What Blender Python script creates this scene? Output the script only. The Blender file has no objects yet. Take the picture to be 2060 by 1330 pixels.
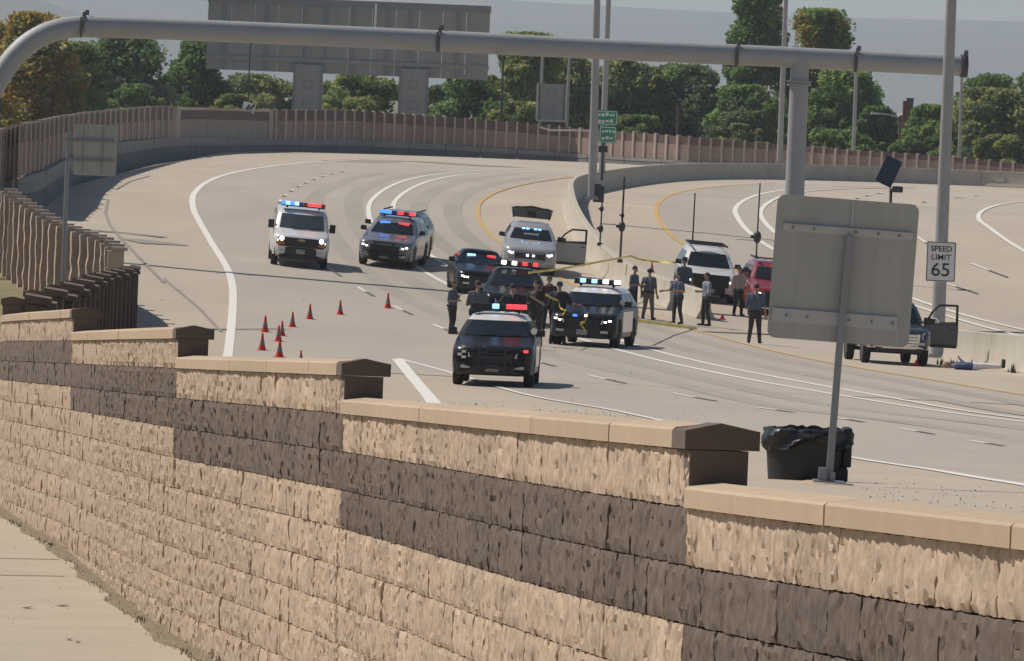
import bpy, bmesh, math, random
import numpy as np
from mathutils import Vector, Matrix
random.seed(7); rng = np.random.RandomState(5)
scn = bpy.context.scene
COL = scn.collection
R_ = math.radians

# ------------------------------------------------------------------ camera, sky, sun, exposure
FPX = 15000.0                      # focal length in photo pixels (2060 wide): a long news lens
ROLL = R_(2.3); PITCH = math.atan(465 / FPX)
cp, sp, cr, sr = math.cos(PITCH), math.sin(PITCH), math.cos(ROLL), math.sin(ROLL)
FW = np.array([0, cp, -sp]); R0 = np.array([1., 0, 0]); U0 = np.array([0, sp, cp])
RT = cr * R0 + sr * U0; UP = -sr * R0 + cr * U0
cam = bpy.data.cameras.new('camera'); camo = bpy.data.objects.new('camera', cam); COL.objects.link(camo)
cam.sensor_width = 36; cam.lens = FPX / 2060 * 36; cam.clip_start = 1; cam.clip_end = 40000
camo.matrix_world = Matrix(((RT[0], UP[0], -FW[0], 0), (RT[1], UP[1], -FW[1], 0), (RT[2], UP[2], -FW[2], 0), (0, 0, 0, 1)))
scn.camera = camo

SUN_AZ, SUN_EL = R_(-61), R_(51)   # azimuth from +Y (away from camera) towards +X
sdir = Vector((math.sin(SUN_AZ) * math.cos(SUN_EL), math.cos(SUN_AZ) * math.cos(SUN_EL), math.sin(SUN_EL)))
w = bpy.data.worlds.new('World'); scn.world = w; w.use_nodes = True
nt = w.node_tree; nt.nodes.clear()
sky = nt.nodes.new('ShaderNodeTexSky'); sky.sky_type = 'NISHITA'; sky.sun_disc = False
sky.sun_elevation = SUN_EL; sky.sun_rotation = SUN_AZ; sky.altitude = 1600; sky.dust_density = 1.5
bg = nt.nodes.new('ShaderNodeBackground'); bg.inputs[1].default_value = 0.072
wo = nt.nodes.new('ShaderNodeOutputWorld')
nt.links.new(sky.outputs[0], bg.inputs[0]); nt.links.new(bg.outputs[0], wo.inputs[0])
sl = bpy.data.lights.new('sun', 'SUN'); sl.energy = 4.3; sl.angle = R_(.53); sl.color = (1, .925, .825)
so = bpy.data.objects.new('sun', sl); COL.objects.link(so)
so.rotation_euler = (-sdir).to_track_quat('-Z', 'Y').to_euler()
vs = scn.view_settings
scn.display_settings.display_device = 'sRGB'
vs.view_transform = 'Standard'; vs.look = 'None'; vs.gamma = 1; vs.exposure = 0; vs.use_curve_mapping = False
scn.cycles.use_denoising = True
scn.cycles.volume_bounces = 0
scn.cycles.max_bounces = 6

# ------------------------------------------------------------------ terrain profile and picking points on it
KY = np.array([-40, 0, 46, 70, 100, 126, 150, 180, 216, 245, 265, 290, 320, 380, 450, 520, 700], float)
KH = np.array([-1.4, .35, 2.3, 3.35, 4.6, 5.53, 6.22, 6.95, 7.12, 7.0, 6.6, 5.6, 4.6, 4.38, 4.3, 4.25, 4.2])
def pchip_m(x, y):
    d = np.diff(y) / np.diff(x); m = np.zeros(len(x)); m[0] = d[0]; m[-1] = d[-1]
    for i in range(1, len(x) - 1):
        m[i] = 0 if d[i-1] * d[i] <= 0 else 2 * d[i-1] * d[i] / (d[i-1] + d[i])
    return m
def pchip(x, y, m, v):
    i = min(max(int(np.searchsorted(x, v) - 1), 0), len(x) - 2); h = x[i+1] - x[i]; t = min(max((v - x[i]) / h, 0), 1)
    return (2*t**3-3*t*t+1)*y[i] + (t**3-2*t*t+t)*h*m[i] + (-2*t**3+3*t*t)*y[i+1] + (t**3-t*t)*h*m[i+1]
KM = pchip_m(KY, KH)
def sm(a, b, x):
    t = min(max((x - a) / (b - a), 0), 1); return t * t * (3 - 2 * t)
def gz(X, Y):                      # road level: a shallow dip with a banked curve
    e = .06 * sm(195, 255, Y) * (1 - sm(275, 325, Y))
    return -pchip(KY, KH, KM, Y) - e * max(-14, min(14, X))
def ray(x, y):
    v = FW + RT * (x - 1030) / FPX - UP * (y - 665) / FPX
    return v / v[1]
def at(x, y, Y): return ray(x, y) * Y
def hit(x, y, y0=20):
    v = ray(x, y); Y = y0
    while Y < 900:
        if Y * v[2] < gz(Y * v[0], Y): break
        Y += 1
    a, b = Y - 1, Y
    for _ in range(25):
        c = (a + b) / 2
        if c * v[2] < gz(c * v[0], c): b = c
        else: a = c
    q = v * b
    return Vector((q[0], q[1], gz(q[0], q[1])))
WY = np.array([6, 12, 20.7, 25.5, 39, 50, 64.5, 80, 100, 150, 215, 240, 262, 270, 280, 295, 312], float)
WX = np.array([3.55, 2.72, 1.42, .63, -.86, -2.23, -3.79, -5.47, -6.35, -8.55, -11.4, -14.9, -17.9, -18.6, -18.8, -18.7, -18.5])
WM = pchip_m(WY, WX)
def wx(Y): return pchip(WY, WX, WM, Y)

# ------------------------------------------------------------------ materials
MATS = {}
def mat(name, col, rough=.7, metal=0, noise=0, scale=3., col2=None, bump=0, bscale=20., stretch=(1, 1, 1), emit=None, estr=0, coat=0, spec=.5, rand=0):
    if name in MATS: return MATS[name]
    m = bpy.data.materials.new(name); m.use_nodes = True; n = m.node_tree; b = n.nodes['Principled BSDF']
    b.inputs['Base Color'].default_value = (*col, 1); b.inputs['Roughness'].default_value = rough
    b.inputs['Metallic'].default_value = metal; b.inputs['Specular IOR Level'].default_value = spec
    if coat: b.inputs['Coat Weight'].default_value = coat; b.inputs['Coat Roughness'].default_value = .04
    last = None
    if noise or bump:
        tc = n.nodes.new('ShaderNodeTexCoord'); mp = n.nodes.new('ShaderNodeMapping'); mp.inputs['Scale'].default_value = stretch
        n.links.new(tc.outputs['Object'], mp.inputs[0])
    if noise:
        tx = n.nodes.new('ShaderNodeTexNoise'); tx.inputs['Scale'].default_value = scale; tx.inputs['Detail'].default_value = 6; tx.inputs['Roughness'].default_value = .62
        n.links.new(mp.outputs[0], tx.inputs['Vector'])
        rp = n.nodes.new('ShaderNodeValToRGB'); rp.color_ramp.elements[0].position = .5 - .22; rp.color_ramp.elements[1].position = .5 + .22
        c2 = col2 or tuple(max(0, c * (1 - noise)) for c in col)
        rp.color_ramp.elements[0].color = (*c2, 1); rp.color_ramp.elements[1].color = (*col, 1)
        n.links.new(tx.outputs[0], rp.inputs[0]); last = rp.outputs[0]
    if rand:
        oi = n.nodes.new('ShaderNodeObjectInfo'); mr = n.nodes.new('ShaderNodeMapRange')
        mr.inputs[3].default_value = 1 - rand; mr.inputs[4].default_value = 1 + rand * .5
        n.links.new(oi.outputs['Random'], mr.inputs[0])
        mx = n.nodes.new('ShaderNodeMix'); mx.data_type = 'RGBA'; mx.blend_type = 'MULTIPLY'; mx.inputs[0].default_value = 1
        if last: n.links.new(last, mx.inputs[6])
        else: mx.inputs[6].default_value = (*col, 1)
        n.links.new(mr.outputs[0], mx.inputs[7]); last = mx.outputs[2]
    if last: n.links.new(last, b.inputs['Base Color'])
    if bump:
        t2 = n.nodes.new('ShaderNodeTexNoise'); t2.inputs['Scale'].default_value = bscale; t2.inputs['Detail'].default_value = 5
        n.links.new(mp.outputs[0], t2.inputs['Vector'])
        bp = n.nodes.new('ShaderNodeBump'); bp.inputs['Strength'].default_value = min(1, bump * 12); bp.inputs['Distance'].default_value = bump
        n.links.new(t2.outputs[0], bp.inputs['Height']); n.links.new(bp.outputs[0], b.inputs['Normal'])
    if emit:
        b.inputs['Emission Color'].default_value = (*emit, 1); b.inputs['Emission Strength'].default_value = estr
    MATS[name] = m; return m

# ------------------------------------------------------------------ mesh building helpers
class MB:
    def __init__(s): s.v = []; s.f = []; s.m = []
    def add(s, vs, fs, mi=0):
        o = len(s.v); s.v += [tuple(map(float, p)) for p in vs]; s.f += [tuple(i + o for i in f) for f in fs]; s.m += [mi] * len(fs); return s
    def box(s, c, d, rz=0, mi=0, M=None):
        x, y, z = d[0] / 2, d[1] / 2, d[2] / 2
        P = [Vector((a, b, e)) for a in (-x, x) for b in (-y, y) for e in (-z, z)]
        if rz: P = [Matrix.Rotation(rz, 3, 'Z') @ p for p in P]
        if M is not None: P = [M @ p for p in P]
        P = [p + Vector(c) for p in P]
        return s.add(P, [(0, 1, 3, 2), (4, 6, 7, 5), (0, 4, 5, 1), (2, 3, 7, 6), (0, 2, 6, 4), (1, 5, 7, 3)], mi)
    def tube(s, pts, rad, n=10, cap=True, mi=0, sq=False):
        pts = [Vector(p) for p in pts]; k = len(pts)
        rad = rad if isinstance(rad, (list, tuple)) else [rad] * k
        rings = []; ref = None
        for i, p in enumerate(pts):
            t = (pts[min(i + 1, k - 1)] - pts[max(i - 1, 0)]).normalized()
            if ref is None: ref = Vector((1, 0, 0)) if abs(t.x) < .9 else Vector((0, 1, 0))
            u = (ref - t * ref.dot(t)).normalized(); ref = u; v = t.cross(u)
            rings.append([p + (u * math.cos(a) + v * math.sin(a)) * rad[i] for a in [(j + .5) * 2 * math.pi / n for j in range(n)]])
        vs = [q for r in rings for q in r]
        fs = [(i*n + j, i*n + (j+1) % n, (i+1)*n + (j+1) % n, (i+1)*n + j) for i in range(k-1) for j in range(n)]
        if cap: fs += [tuple(reversed(range(n))), tuple(range((k-1)*n, k*n))]
        return s.add(vs, fs, mi)
    def prism(s, poly, a, b, axis='y', mi=0):
        n = len(poly)
        def P(p, t): return {'y': (p[0], t, p[1]), 'x': (t, p[0], p[1]), 'z': (p[0], p[1], t)}[axis]
        vs = [P(p, a) for p in poly] + [P(p, b) for p in poly]
        return s.add(vs, [tuple(range(n)), tuple(reversed(range(n, 2*n)))] + [(i, i+n, (i+1) % n + n, (i+1) % n) for i in range(n)], mi)
    def lathe(s, prof, n=12, c=(0, 0, 0), mi=0):
        vs = [(c[0] + r*math.cos(2*math.pi*j/n), c[1] + r*math.sin(2*math.pi*j/n), c[2] + z) for r, z in prof for j in range(n)]
        k = len(prof)
        fs = [(i*n+j, i*n+(j+1) % n, (i+1)*n+(j+1) % n, (i+1)*n+j) for i in range(k-1) for j in range(n)]
        fs += [tuple(reversed(range(n))), tuple(range((k-1)*n, k*n))]
        return s.add(vs, fs, mi)
    def loft(s, rings, mi=0, closed=True, caps=True):
        n = len(rings[0]); k = len(rings); vs = [p for r in rings for p in r]
        e = n if closed else n - 1
        fs = [(i*n+j, i*n+(j+1) % n, (i+1)*n+(j+1) % n, (i+1)*n+j) for i in range(k-1) for j in range(e)]
        if caps: fs += [tuple(reversed(range(n))), tuple(range((k-1)*n, k*n))]
        return s.add(vs, fs, mi)
    def mesh(s, name, mats, smooth=None, fixn=True, bevel=0):
        me = bpy.data.meshes.new(name); me.from_pydata(s.v, [], s.f)
        for m in (mats if isinstance(mats, (list, tuple)) else [mats]): me.materials.append(m)
        if any(s.m): me.polygons.foreach_set('material_index', s.m)
        if fixn or bevel:
            bm = bmesh.new(); bm.from_mesh(me)
            if bevel:
                bmesh.ops.bevel(bm, geom=[e for e in bm.edges if len(e.link_faces) == 2 and e.calc_face_angle(0) > .6], offset=bevel, segments=2, profile=.6, affect='EDGES')
            bmesh.ops.recalc_face_normals(bm, faces=bm.faces); bm.to_mesh(me); bm.free()
        if smooth is not None:
            me.shade_smooth(); me.set_sharp_from_angle(angle=R_(smooth))
        return me
def obj(name, me, parent=None, loc=None, **kw):
    o = bpy.data.objects.new(name, me); COL.objects.link(o)
    if parent: o.parent = parent
    if loc is not None: o.location = loc
    for k, v in kw.items(): o[k] = v
    return o
def part(name, mb, mats, parent, smooth=None, bevel=0, fixn=True, **kw):
    return obj(name, mb.mesh(name, mats, smooth, fixn, bevel), parent, **kw)
def thing(name, label, cat, loc=(0, 0, 0), rz=0, group=None):
    o = obj(name, None, None, loc, label=label, category=cat); o.rotation_euler = (0, 0, rz); o.empty_display_size = .2
    if group: o['group'] = group
    return o
def shift(mb, loc):
    mb.v = [(a - loc[0], b - loc[1], c - loc[2]) for a, b, c in mb.v]; return mb

# ------------------------------------------------------------------ haze, hills, ground, road
def structure(name, mb, m, smooth=None, fixn=False):
    return obj(name, mb.mesh(name, m, smooth, fixn), None, kind='structure')

m_ground = mat('dry_grass_ground', (.16, .14, .07), .95, noise=.5, scale=.15, bump=.05, bscale=2)
m_road = mat('pale_concrete_pavement', (.48, .405, .315), .85, noise=.2, scale=.22, bump=.004, bscale=30, stretch=(1, .25, 1))
m_lane = mat('worn_lane_concrete', (.42, .365, .298), .82, noise=.17, scale=.22, bump=.004, bscale=30, stretch=(1, .2, 1))
m_walk = mat('sidewalk_concrete', (.43, .366, .275), .9, noise=.14, scale=1.4, bump=.004, bscale=40)
m_verge = mat('dry_verge', (.26, .22, .10), .95, noise=.5, scale=1.2, bump=.03, bscale=8)
m_white = mat('white_road_paint', (.80, .77, .70), .7, noise=.18, scale=5)
m_yellow = mat('yellow_road_paint', (.62, .40, .13), .7, noise=.25, scale=4)
m_black = mat('black_contrast_paint', (.13, .115, .10), .8, noise=.4, scale=4)
m_line = mat('dark_pavement_line', (.10, .09, .08), .8, noise=.5, scale=2, col2=(.3, .26, .22))
m_streak = mat('dark_streak', (.20, .175, .15), .9, noise=.5, scale=2, col2=(.36, .31, .26))

gb = MB()
gy = [-900, -200, -60, -10, 10, 30, 60, 100, 150, 200, 240, 270, 300, 330, 400, 480, 540, 560, 700, 1500, 4000, 9000, 28000]
gx = [-30000, -5000, -1500, -400, -150, -60, -30, 0, 30, 60, 150, 400, 1500, 5000, 30000]
for Y in gy:
    z = (-pchip(KY, KH, KM, min(max(Y, 0), 700)) - 1.6) if Y < 545 else -5.0
    if Y < 40: z = -3.4 - .03 * max(Y, 0)
    for X in gx: gb.v.append((X, Y, z))
n = len(gx)
gb.f = [(i*n+j, i*n+j+1, (i+1)*n+j+1, (i+1)*n+j) for i in range(len(gy)-1) for j in range(n-1)]; gb.m = [0]*len(gb.f)
structure('ground', gb, m_ground)

def inner_left(Y): return wx(min(Y, 312)) + .12
rb = MB(); ys = list(np.arange(9, 545, 2.0)); NX = 24
for Y in ys:
    a = inner_left(Y) if Y < 300 else -19.5 - 0 * Y
    for j in range(NX): X = a + (70 - a) * (j / (NX - 1)) ** 1.5; rb.v.append((X, Y, gz(X, Y)))
rb.f = [(i*NX+j, i*NX+j+1, (i+1)*NX+j+1, (i+1)*NX+j) for i in range(len(ys)-1) for j in range(NX-1)]; rb.m = [0]*len(rb.f)
road = structure('road', rb, m_road, 40)

def hsw(Y): return -(2.35 + .0267 * Y)
sb = MB(); ys2 = list(np.arange(4, 126, 2.0))
for Y in ys2:
    for X in (wx(max(Y, 6)) - 14, wx(max(Y, 6)) - 6, wx(max(Y, 6)) - .02): sb.v.append((X, Y, hsw(Y)))
sb.f = [(i*3+j, i*3+j+1, (i+1)*3+j+1, (i+1)*3+j) for i in range(len(ys2)-1) for j in range(2)]; sb.m = [0]*len(sb.f)
sidewalk = structure('sidewalk', sb, m_walk)
for (p, q) in (((-40, 1123), (118, 1126)), ((-40, 1157), (130, 1160))):
    Yp = [(y - .04 * (x - 1030), x) for x, y in (p, q)]
    pts = []
    for x, y in (p, q):
        v = ray(x, y); Y = 2.35 / (-v[2] - .0267); pts.append(v * Y)
    a, b = Vector(pts[0]), Vector(pts[1]); d = Vector((0, .03, 0))
    up = Vector((0, 0, .004)); jb = MB().add([a - d + up, b - d + up, b + d + up, a + d + up], [(0, 1, 2, 3)])
    part('joint', jb, mat('sidewalk_joint', (.16, .13, .09), .9), sidewalk, fixn=False)
# stains and leaves on the sidewalk
lb = MB()
for _ in range(70):
    x, y = random.uniform(0, 430), random.uniform(1080, 1330); v = ray(x, y); Y = 2.35 / (-v[2] - .0267); q = v * Y
    if q[0] > wx(Y) - .35: continue
    a = random.uniform(0, 3.1); L = random.uniform(.003, .010); c, s_ = math.cos(a), math.sin(a)
    P = [(q[0] + dx*c - dy*s_, q[1] + (dx*s_ + dy*c) * 1.6, q[2] + dz) for dx, dy, dz in ((-L, 0, .004), (0, -L*.5, .005), (L, 0, .012), (0, L*.5, .007))]
    lb.add(P, [(0, 1, 2, 3)])
for (x, y, L) in ((55, 1224, .05), (126, 1220, .06), (140, 1288, .025), (157, 1293, .02)):
    v = ray(x, y); Y = 2.35 / (-v[2] - .0267); q = v * Y
    lb.add([(q[0]-L, q[1], q[2]+.006), (q[0], q[1]-.06, q[2]+.006), (q[0]+L, q[1]+.02, q[2]+.014), (q[0], q[1]+.06, q[2]+.008)], [(0, 1, 2, 3)])
obj('leaf_litter', lb.mesh('leaf_litter', mat('dead_leaves', (.13, .08, .035), .9), None, False), None, kind='stuff')

vb = MB(); ys3 = list(np.arange(110, 320, 3.0))
for Y in ys3:
    t = sm(120, 160, Y); z0 = hsw(Y) - .02
    for k, dx in enumerate((30, 12, 5, .02)):
        X = wx(Y) - dx; z = (1 - t) * z0 + t * (-pchip(KY, KH, KM, min(Y, 262)) + (.0 if k < 2 else 0)); vb.v.append((X, Y, z))
vb.f = [(i*4+j, i*4+j+1, (i+1)*4+j+1, (i+1)*4+j) for i in range(len(ys3)-1) for j in range(3)]; vb.m = [0]*len(vb.f)
structure('verge', vb, m_verge, 60)

# distant hills
def ridge(name, Y, prof, depth, m, seed):
    r = np.random.RandomState(seed); xs = np.linspace(prof[0][0], prof[-1][0], 150)
    ph_ = r.uniform(0, 6, 8); b = MB(); K = 7
    for i, x in enumerate(xs):
        base = np.interp(x, [p[0] for p in prof], [p[1] for p in prof])
        for k in range(K):
            t = k / (K - 1)
            nz = sum(math.sin(x / (900 / (q + 1)) + ph_[q] + t * 3 * q) / (q + 1) for q in range(8))
            b.v.append((x + nz * 30 * (1 - t), Y - depth * (1 - t) + nz * 60 * (1 - t), -12 + (base + 12 + nz * base * .02) * (t ** .9)))
    for i in range(len(xs) - 1):
        for k in range(K - 1): b.f.append((i*K+k, (i+1)*K+k, (i+1)*K+k+1, i*K+k+1)); b.m.append(0)
    return structure(name, b, m, 60)
m_hill = mat('forested_mountain', (.07, .085, .06), .95, noise=.5, scale=.003, col2=(.12, .11, .085))
ridge('mountains', 12000, [(-25000, 190), (-8000, 237), (-2400, 221), (-820, 186), (-315, 164), (190, 153), (520, 152), (820, 161), (2400, 205), (8000, 252), (25000, 190)], 4000, m_hill, 3)
ridge('foothills', 8200, [(-14000, 95), (-4000, 174), (-1420, 174), (-662, 133), (-560, 107), (-508, 82), (-442, 60), (-363, 35), (-158, 8), (630, -5), (4700, 47), (14000, 63)], 1400, m_hill, 8)
hz = MB().box((0, 6650, 140), (54000, 13700, 310))
hm = bpy.data.materials.new('haze'); hm.use_nodes = True; hn = hm.node_tree; hn.nodes.clear()
pv = hn.nodes.new('ShaderNodeVolumePrincipled'); pv.inputs['Color'].default_value = (.84, .93, 1, 1); pv.inputs['Density'].default_value = .00012; pv.inputs['Anisotropy'].default_value = .2
ho = hn.nodes.new('ShaderNodeOutputMaterial'); hn.links.new(pv.outputs[0], ho.inputs['Volume'])
obj('haze', hz.mesh('haze', hm), None, kind='stuff')

# ------------------------------------------------------------------ road markings (children of the road)
def smooth_path(pix, step=1.5, dyn=None):
    P = [hit(*p) for p in pix]
    P = [Vector((p.x, p.y)) for p in P]
    for _ in range(2):                      # light smoothing of the traced control points
        P = [P[0]] + [P[i] * .5 + (P[i-1] + P[i+1]) * .25 for i in range(1, len(P) - 1)] + [P[-1]]
    out = []
    for i in range(len(P) - 1):             # Catmull-Rom
        p0, p1, p2, p3 = P[max(i-1, 0)], P[i], P[i+1], P[min(i+2, len(P)-1)]
        k = max(2, int((p2 - p1).length / step))
        for j in range(k):
            t = j / k
            out.append(.5 * ((2*p1) + (p2 - p0)*t + (2*p0 - 5*p1 + 4*p2 - p3)*t*t + (3*p1 - p0 - 3*p2 + p3)*t**3))
    out.append(P[-1]); return out
def strip(name, path, w, m, lift=.026, parent=None):
    b = MB(); k = len(path)
    for i, p in enumerate(path):
        t = (path[min(i+1, k-1)] - path[max(i-1, 0)]).normalized(); nrm = Vector((-t.y, t.x))
        for s_ in (-.5, .5):
            q = p + nrm * w * s_; b.v.append((q.x, q.y, gz(q.x, q.y) + lift * min(1, q.y / 230)))
    b.f = [(2*i, 2*i+1, 2*i+3, 2*i+2) for i in range(k-1)]; b.m = [0]*len(b.f)
    return part(name, b, m, parent or road, fixn=False)
P_edge = smooth_path([(455, 735), (458, 720), (462, 690), (467, 640), (471, 600), (470, 570), (464, 545), (446, 515), (420, 480), (397, 450), (386, 425), (383, 405), (388, 388), (402, 372), (430, 357), (470, 346), (520, 338), (580, 330), (640, 325), (720, 322)])
P_d1 = smooth_path([(1100, 341), (1030, 340), (970, 343), (905, 347), (860, 352), (820, 360), (785, 372), (757, 390), (740, 412), (735, 430), (738, 455), (790, 509), (836, 536), (893, 570), (1060, 643), (1240, 705), (1360, 735), (1496, 767), (1666, 794), (1836, 815), (2060, 845), (2300, 880)])
P_d2 = smooth_path([(1100, 345), (965, 346), (910, 352), (865, 362), (830, 375), (805, 392), (790, 408), (785, 420), (790, 450), (815, 487), (857, 515), (905, 533), (1080, 618), (1310, 705), (1360, 718), (1475, 747), (1666, 781), (1802, 801), (2060, 838), (2300, 870)])
P_y1 = smooth_path([(1165, 355), (1100, 362), (1040, 372), (995, 386), (968, 400), (955, 420), (957, 440), (970, 465), (1000, 493), (1090, 545), (1220, 602), (1360, 653), (1445, 677), (1530, 699), (1700, 740), (1870, 767), (2060, 796), (2250, 825)])
P_y2 = smooth_path([(1560, 369), (1440, 372), (1380, 381), (1345, 392), (1326, 401), (1314, 421), (1315, 440), (1328, 465), (1365, 495), (1460, 540), (1600, 595)])
P_w2a = smooth_path([(1850, 374), (1683, 372), (1571, 377), (1513, 391), (1482, 408), (1470, 425), (1476, 441), (1496, 468), (1530, 495), (1600, 530), (1720, 573), (1853, 615), (1945, 650), (2005, 665), (2060, 679), (2200, 712)])
P_w2b = smooth_path([(1850, 378), (1690, 378), (1607, 383), (1567, 391), (1530, 415), (1521, 432), (1527, 448), (1550, 475), (1620, 515), (1740, 563), (1853, 607), (1904, 625), (1972, 645), (2060, 664), (2200, 695)])
P_e2 = smooth_path([(2200, 400), (2060, 402), (2006, 407), (1968, 424), (1957, 437), (1968, 454), (1999, 478), (2060, 515), (2200, 575)])
P_gore = smooth_path([(800, 722), (915, 750), (1050, 785), (1230, 824), (1450, 866), (1715, 910), (1880, 941), (2060, 975), (2200, 1003)])
# slightly darker, traffic-worn lanes between the edge lines
def sheet(name, A, B, m, lift=.014):
    def res(P, n_=140):
        L = [0]
        for i in range(1, len(P)): L.append(L[-1] + (P[i] - P[i-1]).length)
        return [Vector((np.interp(t, L, [p.x for p in P]), np.interp(t, L, [p.y for p in P]))) for t in np.linspace(0, L[-1], n_)]
    A, B = res(A), res(B); b = MB(); NS = 8
    for p, q in zip(A, B):
        for j in range(NS): c = p.lerp(q, j / (NS - 1)); b.v.append((c.x, c.y, gz(c.x, c.y) + lift * min(1, c.y / 230)))
    b.f = [(i*NS+j, i*NS+j+1, (i+1)*NS+j+1, (i+1)*NS+j) for i in range(len(A)-1) for j in range(NS-1)]; b.m = [0]*len(b.f)
    return part(name, b, m, road, fixn=False)
sheet('lane_surface', list(reversed(P_edge)), P_y1, m_lane)
sheet('lane_surface', P_gore, [p for p in P_d1 if p.y < 201], m_lane, .010)
sheet('lane_surface', P_y2, P_w2b[:int(len(P_w2b)*.72)], m_lane)
for P, w_, m in ((P_edge, .25, m_white), (P_d1, .2, m_white), (P_d2, .2, m_white), (P_y1, .18, m_yellow), (P_y2, .2, m_yellow), (P_w2a, .22, m_white), (P_w2b, .22, m_white), (P_e2, .22, m_white), (P_gore, .15, m_white)):
    strip('edge_line', P, w_, m)
strip('gore_line', [Vector(hit(*p).xy) for p in ((800, 724), (825, 755), (848, 782), (868, 806), (890, 835))], .30, m_white, .031)
strip('edge_line', [Vector(hit(*p).xy) for p in ((458, 720), (452, 745), (444, 790))], .2, m_white, .027)
def dashes(pix, L=3.0):
    for (x, y) in pix:
        a = hit(x, y)
        yield a
def dash_run(P, phase, period, Lw, Lb, w_):
    d = [0]
    for i in range(1, len(P)): d.append(d[-1] + (P[i] - P[i-1]).length)
    X = [p.x for p in P]; Yv = [p.y for p in P]
    s = phase
    while s + Lw + Lb < d[-1]:
        for a, b, m in ((s, s + Lw, m_white), (s + Lw, s + Lw + Lb, m_black)):
            strip('lane_dash', [Vector((np.interp(t, d, X), np.interp(t, d, Yv))) for t in np.linspace(a, b, 4)], w_, m, .028)
        s += period
P_skip = smooth_path([(700, 344), (655, 352), (632, 362), (608, 372), (592, 380), (583, 388), (572, 395), (562, 402), (558, 415), (560, 440), (580, 475), (640, 525), (700, 567), (737, 588), (818, 632), (880, 654), (1000, 705), (1133, 745), (1210, 763), (1300, 783), (1390, 798), (1483, 813), (1620, 832), (1755, 853), (1885, 875), (2050, 900), (2200, 925)])
dash_run(P_skip, 2, 12.2, 3.0, 3.0, .13)
P_q1 = smooth_path([(1990, 392), (1850, 400), (1800, 415), (1785, 440), (1800, 465), (1860, 495), (1934, 521), (1956, 531), (1996, 549), (2046, 566), (2150, 600)])
P_q2 = smooth_path([(1800, 384), (1700, 396), (1660, 420), (1662, 445), (1690, 480), (1760, 520), (1830, 548), (1914, 575), (1972, 594), (2033, 612), (2150, 645)])
dash_run(P_q1, 4, 12.2, 3.0, 3.0, .13); dash_run(P_q2, 1, 12.2, 3.0, 3.0, .13)
# faint wheel tracks worn into the lanes
m_trk = mat('wheel_track_concrete', (.375, .33, .275), .8, noise=.2, scale=.3, stretch=(1, .2, 1))
def resample(P, n_=120):
    L = [0]
    for i in range(1, len(P)): L.append(L[-1] + (P[i] - P[i-1]).length)
    return [Vector((np.interp(t, L, [p.x for p in P]), np.interp(t, L, [p.y for p in P]))) for t in np.linspace(0, L[-1], n_)]
for A_, B_ in ((P_skip, P_d1), (P_d2, P_y1)):
    for f in (.30, .70): strip('wheel_track', [p.lerp(q, f) for p, q in zip(resample(A_), resample(B_))][8:], .75, m_trk, .019)
# thin dark lines, dark streaks and tyre scuffs
def px_strip(name, pix, w_, m): strip(name, [Vector(hit(*p).xy) for p in pix], w_, m, .021)
px_strip('dark_line', [(425, 663), (500, 664), (570, 663)], .6, m_line)
px_strip('dark_line', [(140, 462), (220, 467), (330, 478)], .7, m_line)  # plain thin dark strip across the pavement
px_strip('dark_streak', [(258, 484), (285, 486), (312, 489), (336, 493)], 2.2, m_streak)  # short broad dark streak on the left shoulder
px_strip('dark_streak', [(300, 355), (262, 365), (232, 382), (216, 405), (212, 430), (222, 456), (262, 500), (330, 570)], .12, m_streak)
px_strip('dark_streak', [(330, 562), (400, 620), (445, 668)], .10, m_streak)
px_strip('dark_line', [(1420, 668), (1500, 671), (1600, 676)], .5, m_line)  # another plain dark strip, past the barrier end
px_strip('dark_streak', [(700, 326), (760, 323), (840, 325), (930, 331), (1010, 336)], 3.5, m_streak)  # tyre scuffs on the far lanes
# gravel washed up along the kerb of the near wall
db = MB()
for _ in range(520):
    if random.random() < .75:
        x = random.uniform(470, 1430); y = (720 if x < 700 else 808 + (x - 705) * .050) + random.gauss(0, 3.5)
    else: x = random.uniform(1730, 2060); y = 975 + (x - 1730) * .09 + random.uniform(-20, 30)
    q = hit(x, y); r = random.uniform(.008, .03) * (1 if y < 900 else .35)
    db.add([(q.x + r, q.y, q.z), (q.x, q.y + r, q.z), (q.x - r, q.y, q.z), (q.x, q.y - r, q.z), (q.x, q.y, q.z + r * .9)], [(0, 1, 4), (1, 2, 4), (2, 3, 4), (3, 0, 4)])
for _ in range(120):
    q = hit(random.uniform(150, 1900), random.uniform(330, 830)); r = random.uniform(.02, .06)
    db.add([(q.x + r, q.y, q.z + .01), (q.x, q.y + r, q.z + .01), (q.x - r, q.y, q.z + .01), (q.x, q.y - r, q.z + .01), (q.x, q.y, q.z + r)], [(0, 1, 4), (1, 2, 4), (2, 3, 4), (3, 0, 4)])
obj('gravel', db.mesh('gravel', mat('loose_gravel', (.74, .68, .58), .9, noise=.7, scale=4), None, False), None, kind='stuff')

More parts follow.
